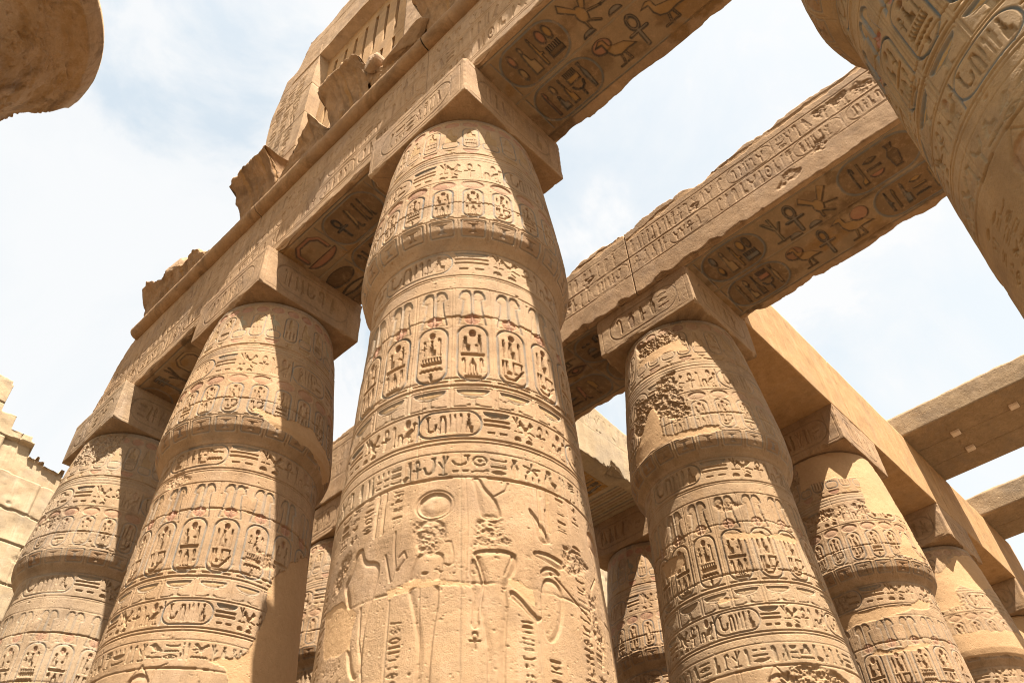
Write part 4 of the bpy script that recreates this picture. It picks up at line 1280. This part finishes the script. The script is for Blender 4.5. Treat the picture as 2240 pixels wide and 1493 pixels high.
column((4 * TX, 0), 'last column at the right edge, only its rough abacus and plastered capital showing', -168, -170, 36, 1, False, 17, .5, [[(-250, -.02), (-80, -.02), (-80, -3.3), (-250, -3.3)]], (), zlo=-8.8)
column((TX, SY), 'column of the second row standing hidden directly behind the tall middle column', -131, -137, 36, 0, False, 18, .9, (), ())
column((TX, 2 * SY), 'pale column at the end of the second row, glimpsed low between the left columns', -122, -126, 55, 1, False, 19, .8, (), ())
column((2 * TX, SY), 'small sunlit column far back between the middle column and the rough-capital column', -144, -148, 62, 1, False, 20, 1.0, (), ())
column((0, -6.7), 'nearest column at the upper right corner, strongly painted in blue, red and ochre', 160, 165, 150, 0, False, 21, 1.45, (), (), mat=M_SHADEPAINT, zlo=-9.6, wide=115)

# ------------------------------------------------------------------ cavetto cornice blocks over the left architrave


def cavetto(label, y0, y1, tf, seed, tip=True):
    """a length of the hollow cornice between y0 and y1; tf(y) = how much of the curve survives (1 = whole)"""
    rng = np.random.default_rng(seed)
    ys = np.arange(y0, y1 + .001, .02); nt_ = 46
    t = np.linspace(0, 1, nt_)
    tm = np.clip(tf(ys) + fn1(ys, seed, .3) * .04, .06, 1)
    tt = t[None] * tm[:, None]
    x = LX - LHW - .05 - .60 * tt ** 2.3
    z = 3.5 + 1.35 * tt
    if tip:
        k = sstep(.90, .93, tt)
        x = np.where(tt > .91, LX - LHW - .05 - .60 * .91 ** 2.3 - .02, x)
    H = fbm(len(ys), nt_, 14, rng, 5, rough=.62) * .055 + fbm(len(ys), nt_, 3.2, rng, 2) * .010
    ee = np.minimum(ys - y0, y1 - ys)[:, None]
    H = H - np.maximum(0, .07 + fbm(len(ys), nt_, 9, rng, 4) * .09 - ee) * .8 - np.maximum(0, fbm(len(ys), nt_, 8, rng, 4) * .5 + (tt - .93) * 2.2 - .05) * .16
    H += (np.sin(ys / .105 * math.pi)[:, None] * .007) * (tt < .9)
    x = x - H
    # across the broken or flat top and down the back
    tb = np.linspace(0, 1, 12)[1:]
    topz = z[:, -1:] + fbm(len(ys), 11, 5, rng, 3) * (.10 * (1 - sstep(.9, 1, tm)) + .015)[:, None]
    xb = x[:, -1:] * (1 - tb[None]) + (LX - LHW + .45) * tb[None]
    X = np.hstack([x, xb, np.full((len(ys), 1), LX - LHW + .45)])
    Z = np.hstack([z, topz, np.full((len(ys), 1), 3.5)])
    Y = np.repeat(ys[:, None], X.shape[1], 1) + fbm(*X.shape, 7, rng, 4) * .07
    P = np.stack([X, Y, ZA + Z], -1)
    n = X.shape[1]
    V = P.reshape(-1, 3)
    q = grid_quads(len(ys), n, True, 0, True)
    c0 = len(V); V = np.vstack([V, P[0].mean(0)[None] + [.1, 0, 0], P[-1].mean(0)[None] + [.1, 0, 0]])
    k = np.arange(n); k2 = (k + 1) % n; e = (len(ys) - 1) * n
    tr = np.vstack([np.stack([np.full(n, c0), k, k2], -1), np.stack([np.full(n, c0 + 1), e + k2, e + k], -1)])
    col = np.zeros((len(ys), n, 4), np.float32)
    st = sstep(.0, .5, fbm(len(ys), nt_, 9, rng, 4, aniso=5))
    col[:, :nt_, :3] = (.12, .07, .035); col[:, :nt_, 3] = st * .6
    stripe = (np.floor(ys / .105) % 3)[:, None]
    col[:, :nt_, :3] = np.where((stripe == 0)[..., None], np.array((.26, .135, .04)), col[:, :nt_, :3])
    me = make_mesh('cornice_block', V, q, M_CAV, np.vstack([col.reshape(-1, 4), np.zeros((2, 4))]), np.zeros(len(V)), tr)
    return tag(link('cornice_block', me), label, 'cornice', 'cornice blocks along the left architrave')


pw = lambda xs, ys_: (lambda y: np.interp(y, xs, ys_))
cavetto('hollow cornice block overhanging in front of the slotted window', 1.70, 2.98, pw([1.6, 1.75, 2.0, 3], [.80, .93, 1, 1]), 201)
cavetto('jagged cornice stump beside the pier of the window wall', 3.0, 4.76, pw([3.0, 3.06, 3.4, 3.75, 4.3, 4.76], [.32, .34, .80, .62, .42, .30]), 202, False)
cavetto('lone hollow cornice block sticking out below the window wall pier', 4.78, 6.2, pw([4.7, 6.3], [1, 1]), 203)
cavetto('long broken fluted cornice remnant with rocky top at the far left end', 6.22, 10.36, pw([6.2, 6.3, 7.0, 7.6, 8.0, 8.5, 9.0, 9.4, 9.9, 10.2, 10.4], [.20, .16, .2, .3, .58, .48, .72, .60, .80, .72, .5]), 204, False)
cavetto('crumbled cornice stump under loose stones right of the window', .12, 1.68, pw([.1, .6, 1.2, 1.68], [.30, .32, .44, .58]), 205, False)
cavetto('long hollow cornice block at the top edge above the torus moulding', -5.0, .06, pw([-5, -.6, -.1, .1], [1, 1, .95, .85]), 206)


def rock(name, label, loc, size, seed, cat='stone', group=None, mat=None):
    rng = np.random.default_rng(seed)
    nu, nv = 40, 22
    th = np.linspace(0, 2 * math.pi, nu, endpoint=False); ph = np.linspace(.02, math.pi - .02, nv)
    d = np.stack([np.sin(ph)[:, None] * np.cos(th)[None], np.sin(ph)[:, None] * np.sin(th)[None], np.repeat(np.cos(ph)[:, None], nu, 1)], -1)
    r = np.full((nv, nu), 10.0)
    for _ in range(13):        # cut by random planes: angular broken stone
        n = rng.normal(size=3); n /= np.linalg.norm(n)
        dd = d @ n
        r = np.minimum(r, np.where(dd > .05, (.72 + .35 * rng.random()) / np.maximum(dd, .05), 10))
    r = np.minimum(r, 1.35)
    r += fbm(nv, nu, 5, rng, 4, True) * .09
    P = d * r[..., None] * np.array(size)
    V = P.reshape(-1, 3)
    me = make_mesh(name, V, grid_quads(nv, nu, True), mat or M_RUB, None, None, None, False)
    o = link(name, me, None, (loc[0], loc[1], loc[2] + ZA))
    return tag(o, label, cat, group)


rock('loose_stone', 'dark angular loose stone on the crumbled cornice below the window', (-1.10, 1.40, 4.36), (.22, .21, .24), 301, group='loose stones below the window')
rock('loose_stone', 'pale small loose stone beside the dark angular one below the window', (-1.05, 1.76, 4.44), (.15, .19, .11), 302, group='loose stones below the window')
rock('loose_stone', 'long pale lump of rubble at the foot of the right window pier', (-1.04, .55, 4.0), (.2, .5, .17), 303, group='loose stones below the window')
rock('loose_stone', 'ragged stone lying on the far broken cornice remnant', (-.9, 8.9, 4.55), (.3, .45, .3), 304, group='loose stones on the far cornice')

# ------------------------------------------------------------------ clerestory: window wall standing on the left architrave
CXF, CTH = -.86, 1.25     # outer face and thickness


def slab_face(name, mat, x, y0, y1, z0, z1, th, ppm, seed, deco=None, edge=None, parent=None, amp=.02):
    """upright stone slab, carved sheet towards -x wrapped over its four edges"""
    rng = np.random.default_rng(seed)
    c = Canvas(0, y1 - y0, z0, z1, ppm, False, seed)
    if deco: deco(c, rng)
    ny, nx = c.H.shape
    H = c.H + fbm(ny, nx, .8 * ppm, rng, 6) * amp
    yy = y1 - np.arange(nx) / c.ppm; zz = z1 - np.arange(ny) / c.ppm
    Y, Z = np.meshgrid(yy, zz)
    X = x - H
    if edge:
        Y, Z = edge(Y, Z)
    # rim back to depth th
    def padrow(A_, back):
        A_ = np.pad(A_, 1, mode='edge')
        return A_
    X = np.pad(X, 1, mode='edge'); Y = np.pad(Y, 1, mode='edge'); Z = np.pad(Z, 1, mode='edge')
    X[0] = X[-1] = x + th; X[:, 0] = X[:, -1] = x + th
    P = np.stack([X, Y, Z - 3.5], -1)
    n_r, n_c = X.shape
    q = grid_quads(n_r, n_c)
    Cc = np.pad(c.C, ((1, 1), (1, 1), (0, 0)), mode='edge'); Pp = np.pad(c.P, 1, mode='edge')
    V = P.reshape(-1, 3)
    # back face
    idx = np.arange(n_r * n_c).reshape(n_r, n_c)
    loop = np.concatenate([idx[0, :], idx[1:, -1], idx[-1, -2::-1], idx[-2:0:-1, 0]])
    c0 = len(V); V = np.vstack([V, V[loop].mean(0)[None]])
    tr = np.stack([np.full(len(loop), c0), np.roll(loop, -1), loop], -1)
    me = make_mesh(name, V, q, mat, np.vstack([Cc.reshape(-1, 4), np.zeros((1, 4))]), np.concatenate([Pp.ravel(), [0]]), tr)
    return link(name, me, parent)


cler = empty('window_wall', (0, 0, ZA + 3.5))
tag(cler, 'tall clerestory wall with a slotted stone window above the left architrave', 'wall')
_par = []


def pier_deco(c, rng):
    for v in (-1.2,):
        pass
    Lc = c.nx / c.ppm
    for k in range(3):
        u0 = .3 + k * .42
        for _ in range(1):
            vtext(c, u0, 4.6, u0 + .34, 9.4, rng, .016)
        c.vline(u0 - .04, 4.4, 9.6, .012, .009)
    for v in (5.35, 6.9, 8.3, 9.75):
        c.hline(v, .03, .022)


def pier_edge(Y, Z):
    lim = np.interp(Z, [3.5, 5, 7, 8.6, 9.4, 10.4], [6.45, 6.42, 6.40, 6.52, 6.50, 6.25]) + fn1(Z, 7, .7) * .06
    return np.minimum(Y, lim), Z


def lint_edge(Y, Z):
    lim = np.interp(Z, [9.8, 10.4, 10.45, 11.0, 11.7], [5.95, 5.9, 5.72, 5.6, 5.45]) + fn1(Z, 8, .4) * .06
    return np.minimum(Y, lim), np.minimum(Z, 11.62 + fn1(Y, 9, .8) * .06)


def lint_deco(c, rng):
    c.hline(10.55, .02, .012)
    c.hline(11.1, .02, .012)


slab_face('pier', M_BEAM, CXF, 4.66, 6.6, 3.5, 10.42, CTH, 42, 401, pier_deco, pier_edge, cler, .03)
slab_face('pier', M_BEAM, CXF, -2.5, .98, 3.5, 9.80, CTH, 34, 402, None, None, cler, .06)
slab_face('lintel', M_BEAM, CXF - .004, -6.0, 6.1, 9.82, 11.7, CTH, 30, 403, lint_deco, lint_edge, cler, .03)
slab_face('sill', M_BEAM, CXF + .01, .99, 4.65, 3.5, 4.6, CTH, 30, 404, None, None, cler, .05)
# the grille: upright bars between rails, open slots between them
wf = link('window', None, cler) if False else None
V = []; Q = []


def addbox(x0, y0, z0, x1, y1, z1):
    o_ = len(V)
    for x_ in (x0, x1):
        for y_ in (y0, y1):
            for z_ in (z0, z1):
                V.append((x_, y_, z_))
    for f in ((0, 1, 3, 2), (4, 6, 7, 5), (0, 4, 5, 1), (2, 3, 7, 6), (0, 2, 6, 4), (1, 5, 7, 3)):
        Q.append([o_ + i for i in f])


gx0, gx1 = CXF + .30, CXF + .72
rails = [(4.6, 4.85), (6.95, 7.35), (9.35, 9.81)]
for a, b in rails:
    addbox(gx0, 1.0, a - 3.5, gx1, 4.64, b - 3.5)
pitch, sw = .415, .115
for a, b in ((4.85, 6.95), (7.35, 9.35)):
    y = 1.0; k = 0
    while y < 4.6:
        y2 = min(y + pitch - sw, 4.64)
        addbox(gx0 + .003 * (k % 2), y, a - 3.5, gx1, y2, b - 3.5)
        y += pitch; k += 1
link('grille', make_mesh('grille', np.array(V), Q, M_PLAST, np.zeros((len(V), 4)), np.zeros(len(V)), None, False), cler)

# ------------------------------------------------------------------ roof slabs on the restored beam
SLABG = 'roof slabs on the restored beam'


def roof_slab(label, xa, xb, yl, planks, holes, seed):
    root = empty('roof_slab', ((xa + xb) / 2, 0, ZA + 3.12))
    tag(root, label, 'roof slab', SLABG)
    w = (xb - xa) / planks
    rng = np.random.default_rng(seed)
    for k in range(planks):
        x0 = xa + k * w + (.012 if k else 0); x1 = xa + (k + 1) * w
        # plank outline in plan, with notches on its far edge where the holes are
        cuts = [h[1] for h in holes if h[0] == k]
        z0, z1 = 3.12 + .006 * k, 3.86 + rng.normal() * .02
        yy = np.unique(np.round(np.concatenate([np.arange(-yl, 1.06, .07)] + [np.array([q - .121, q - .12, q + .12, q + .121]) for q in cuts]), 4))
        xr = np.full(len(yy), x1)
        for q in cuts: xr[np.abs(yy - q) < .1205] = x1 - .2
        n = len(yy)
        zf = np.linspace(z1, z0, 12); f = np.linspace(0, 1, 14)[1:]
        sx = np.concatenate([np.zeros(12), f, [1, 1, .5]])
        sec_z = np.concatenate([zf, np.full(13, z0), [(z0 + z1) / 2, z1, z1]])
        n_s = len(sec_z)
        X = x0 + sx[None] * (xr - x0)[:, None]
        fn = fbm(int((yl + 1.2) / .07) + 2, n_s, 5, rng, 4)[((yy + yl) / .07).astype(int)]
        dx = np.zeros((n, n_s)); dz = np.zeros((n, n_s))
        if k == 0: dx[:, :12] = -fn[:, :12] * .018
        dz[:, 11:24] = -fn[:, 11:24] * .012
        dz[:, 0] += fn1(yy, seed + 3, .5) * .05
        P = np.stack([X + dx, np.repeat(yy[:, None], n_s, 1), ZA + sec_z[None] + dz], -1) - np.array(root.location)
        c0 = n * n_s; kk = np.arange(n_s); k2 = (kk + 1) % n_s; e = (n - 1) * n_s
        Vv = [P.reshape(-1, 3), np.array([P[0].mean(0), P[-1].mean(0)])]
        Qq = [grid_quads(n, n_s, True), np.stack([np.full(n_s, c0), k2, kk], -1), np.stack([np.full(n_s, c0 + 1), e + kk, e + k2], -1)]
        quads = np.vstack([q for q in Qq if q.shape[1] == 4]); tris = np.vstack([q for q in Qq if q.shape[1] == 3])
        VV = np.vstack(Vv)
        link('plank', make_mesh('plank', VV, quads, M_SLAB, np.zeros((len(VV), 4)), np.zeros(len(VV)), tris), root)
    for kq, (k, yc) in enumerate(holes):  # pale blocks set in the notches stand in for sunlit openings
        xq = xa + (k + 1) * w - .13
        V_ = []; Q_ = []
        bx_ = np.array([(-.10, -.13), (.10, -.12), (.11, .13), (-.09, .12)])
        lv = [(1.0, 3.30), (1.0, 3.06), (.86, 3.035)]
        for f_, z_ in lv:
            for a_, b_ in bx_: V_.append((xq + a_ * f_, yc + b_ * f_, ZA + z_))
        for r_ in range(2):
            for i_ in range(4): Q_.append((r_ * 4 + i_, r_ * 4 + (i_ + 1) % 4, r_ * 4 + 4 + (i_ + 1) % 4, r_ * 4 + 4 + i_))
        Q_.append((8, 9, 10, 11)); Q_.append((3, 2, 1, 0))
        V_ = np.array(V_) - np.array(root.location)
        link('lit_opening', make_mesh('lit_opening', V_, Q_, M_LIT_OPENING, None, None, None, False), root)
    return root


roof_slab('wide roof slab with three small bright openings underneath, built as pale blocks, reaching right from the beam', 16.45, 19.6, 8.0, 3, [(0, -2.29), (0, -3.94), (1, -2.31)], 501)
roof_slab('narrow farther roof slab at the right edge, resting on the smooth beam', 22.45, 24.6, 8.0, 2, [], 502)

# ------------------------------------------------------------------ ruined masonry walls beyond the columns


def masonry(label, y, x0, x1, z0, ztop, ppm, seed, mat, cat='wall', th=2.0):
    rng = np.random.default_rng(seed)
    c = Canvas(x0, x1, z0, 12.0 if seed != 602 else 24.0, ppm, False, seed)
    ny, nx = c.H.shape
    zz = c.v1 - np.arange(ny) / c.ppm; xx = x0 + np.arange(nx) / c.ppm
    z = z0; r = 0
    while z < c.v1:
        h = .95 + .25 * rng.random()
        x = x0 - rng.random()
        jm = (zz >= z) & (zz < z + h)
        while x < x1:
            w = 1.2 + 1.4 * rng.random()
            im = (xx >= x) & (xx < x + w)
            off = rng.normal() * .03 - (.18 if rng.random() < .06 else 0)
            c.H[np.ix_(jm, im)] += off
            c.vline(x, z, z + h, .035, .05)
            x += w
        c.hline(z, .035, .06, wobble=.03)
        z += h
    htext(c, x1 - 4, -1.6, x1 - .5, -.6, rng, .03)
    c.H += fbm(ny, nx, 1.2 * ppm, rng, 6, rough=.5) * .08
    c.H += np.minimum(0, fbm(ny, nx, .8 * ppm, rng, 5, rough=.6) + .42) * .3
    for k in range(14):
        u = x0 + rng.random() * (x1 - x0); v = z0 + rng.random() * 14
        q = [(u + math.cos(t) * .5 * (.4 + rng.random()), v + math.sin(t) * .35 * (.4 + rng.random())) for t in np.linspace(0, 6.28, 8)[:-1]]
        c.rough(q, .12, .2, seed + k, False)
    X, Z = np.meshgrid(xx, zz)
    top = ztop(X)
    ov = np.maximum(0, Z - top)
    Z = Z - ov
    Y = y - c.H * (ov <= 0) + np.minimum(ov * .5, th * .8)
    Y = np.pad(Y, 1, mode='edge'); X = np.pad(X, 1, mode='edge'); Z = np.pad(Z, 1, mode='edge')
    Y[0] = y + th; Y[:, 0] = y + th; Y[:, -1] = y + th; Y[-1] = y + th
    P = np.stack([X, Y, ZA + Z], -1)
    me = make_mesh('ruined_wall', P.reshape(-1, 3), grid_quads(*X.shape), mat, np.zeros((X.size, 4)), np.zeros(X.size))
    return tag(link('ruined_wall', me), label, cat)


masonry('sunlit ruined block wall with stepped broken top beyond the left row of columns', 20.0, -14.0, 4.5, -12.7,
        lambda x: np.where(x < -1.35, 7.6, np.where(x < -.85, 6.55, np.where(x < -.02, 6.05, np.where(x < .5, 5.55, np.where(x < 1.15, 5.25, 5.0 - (x - 1.15) * .8)))))
        + np.round(fn1(x, 61, 1.3) * 3) / 3 * .5 + fn1(x, 64, .25) * .05, 28, 601, M_WALL)
masonry('distant pale wall glimpsed low between the middle column and the small far column', 24.0, 30.0, 44.0, -12.7,
        lambda x: 18.0 + fn1(x, 62, 1.5) * .4, 10, 602, M_WALL)

# ------------------------------------------------------------------ great open papyrus capital of the nave, upper left corner
nc = empty('nave_column', (-7.9, 7.55, 0))
tag(nc, 'giant nave column, its broken bell-shaped open capital jutting into the upper left corner', 'column')
rng = np.random.default_rng(701)
prz = [-12.7, -2, 2.2, 2.6, 3.4, 4.2, 4.9, 5.4, 5.75, 6.0]
prr = [1.75, 1.7, 1.62, 1.66, 1.74, 1.9, 2.15, 2.42, 2.72, 3.0]
pt = np.linspace(0, 1, 420)
zz = np.interp(pt, np.linspace(0, 1, len(prz)), prz); rr = np.interp(pt, np.linspace(0, 1, len(prz)), prr)
k_ = np.hanning(19); k_ /= k_.sum()
rs = np.convolve(np.pad(rr, 9, mode='edge'), k_, 'valid'); rs[-1] = 3.0; rs[-4:] = rr[-4:]
zz = np.concatenate([zz, [6.05, 6.25, 6.45, 6.55, 6.55, 6.55]]); rs = np.concatenate([rs, [3.03, 3.10, 3.17, 3.18, 2.2, .01]])
th = np.radians(np.arange(0, 360, .45))
deg = np.degrees(th)
dd = (deg + 180) % 360 - 180
# the far part of the rim is broken away
br = np.interp(dd, [-180, 10, 14, 19, 22, 28, 40, 70, 180], [9, 9, 2.82, 2.6, 2.42, 2.62, 2.55, 2.3, 9]) + fn1(deg * .05, 71, .35) * .06 * ((dd > 12) & (dd < 100))
Rm = np.minimum(rs[:, None], br[None] - np.maximum(0, zz - 6.0)[:, None] * .1)
_f = fbm(len(zz), len(th), 70, rng, 6, True, .62) * 3.2
_t = (np.floor(_f) + sstep(.35, .65, _f - np.floor(_f))) * .045
pits_ = _t + np.minimum(0, fbm(len(zz), len(th), 40, rng, 6, True, .7) + .22) * .16
Rm = Rm + (fbm(len(zz), len(th), 60, rng, 6, True, .6) * .05 + pits_) * (zz > 2.2)[:, None] * (zz < 6.54)[:, None]
P = np.stack([Rm * np.cos(th)[None], Rm * np.sin(th)[None], np.repeat(ZA + zz[:, None], len(th), 1)], -1)
cc = Canvas(0, 2 * math.pi, 2.0, 7.0, 40, True, 3)
js = int(np.argmin(np.abs(zz - 2.3)))
colr = np.zeros((len(zz), len(th), 4), np.float32)
colr[..., :3] = (.27, .155, .06); colr[..., 3] = (sstep(3.5, 4.5, zz)[:, None] * (.15 + .45 * sstep(-.3, .4, fbm(len(zz), len(th), 22, rng, 4, True))))
dk = sstep(.05, .5, fbm(len(zz), len(th), 30, rng, 5, True)) * sstep(5.2, 5.9, zz)[:, None] * (zz <= 6.0)[:, None]
colr[..., :3] = colr[..., :3] * (1 - dk[..., None]) + np.array((.08, .052, .034)) * dk[..., None]
colr[zz > 6.0] = 0
link('shaft', make_mesh('shaft', P[:js + 1].reshape(-1, 3), grid_quads(js + 1, len(th), True, 0, True), M_COL, colr[:js + 1].reshape(-1, 4), np.zeros((js + 1) * len(th))), nc)
link('bell_capital', make_mesh('bell_capital', P[js:].reshape(-1, 3), grid_quads(len(zz) - js, len(th), True, 0, True), M_NAVE, colr[js:].reshape(-1, 4), np.zeros((len(zz) - js) * len(th))), nc)
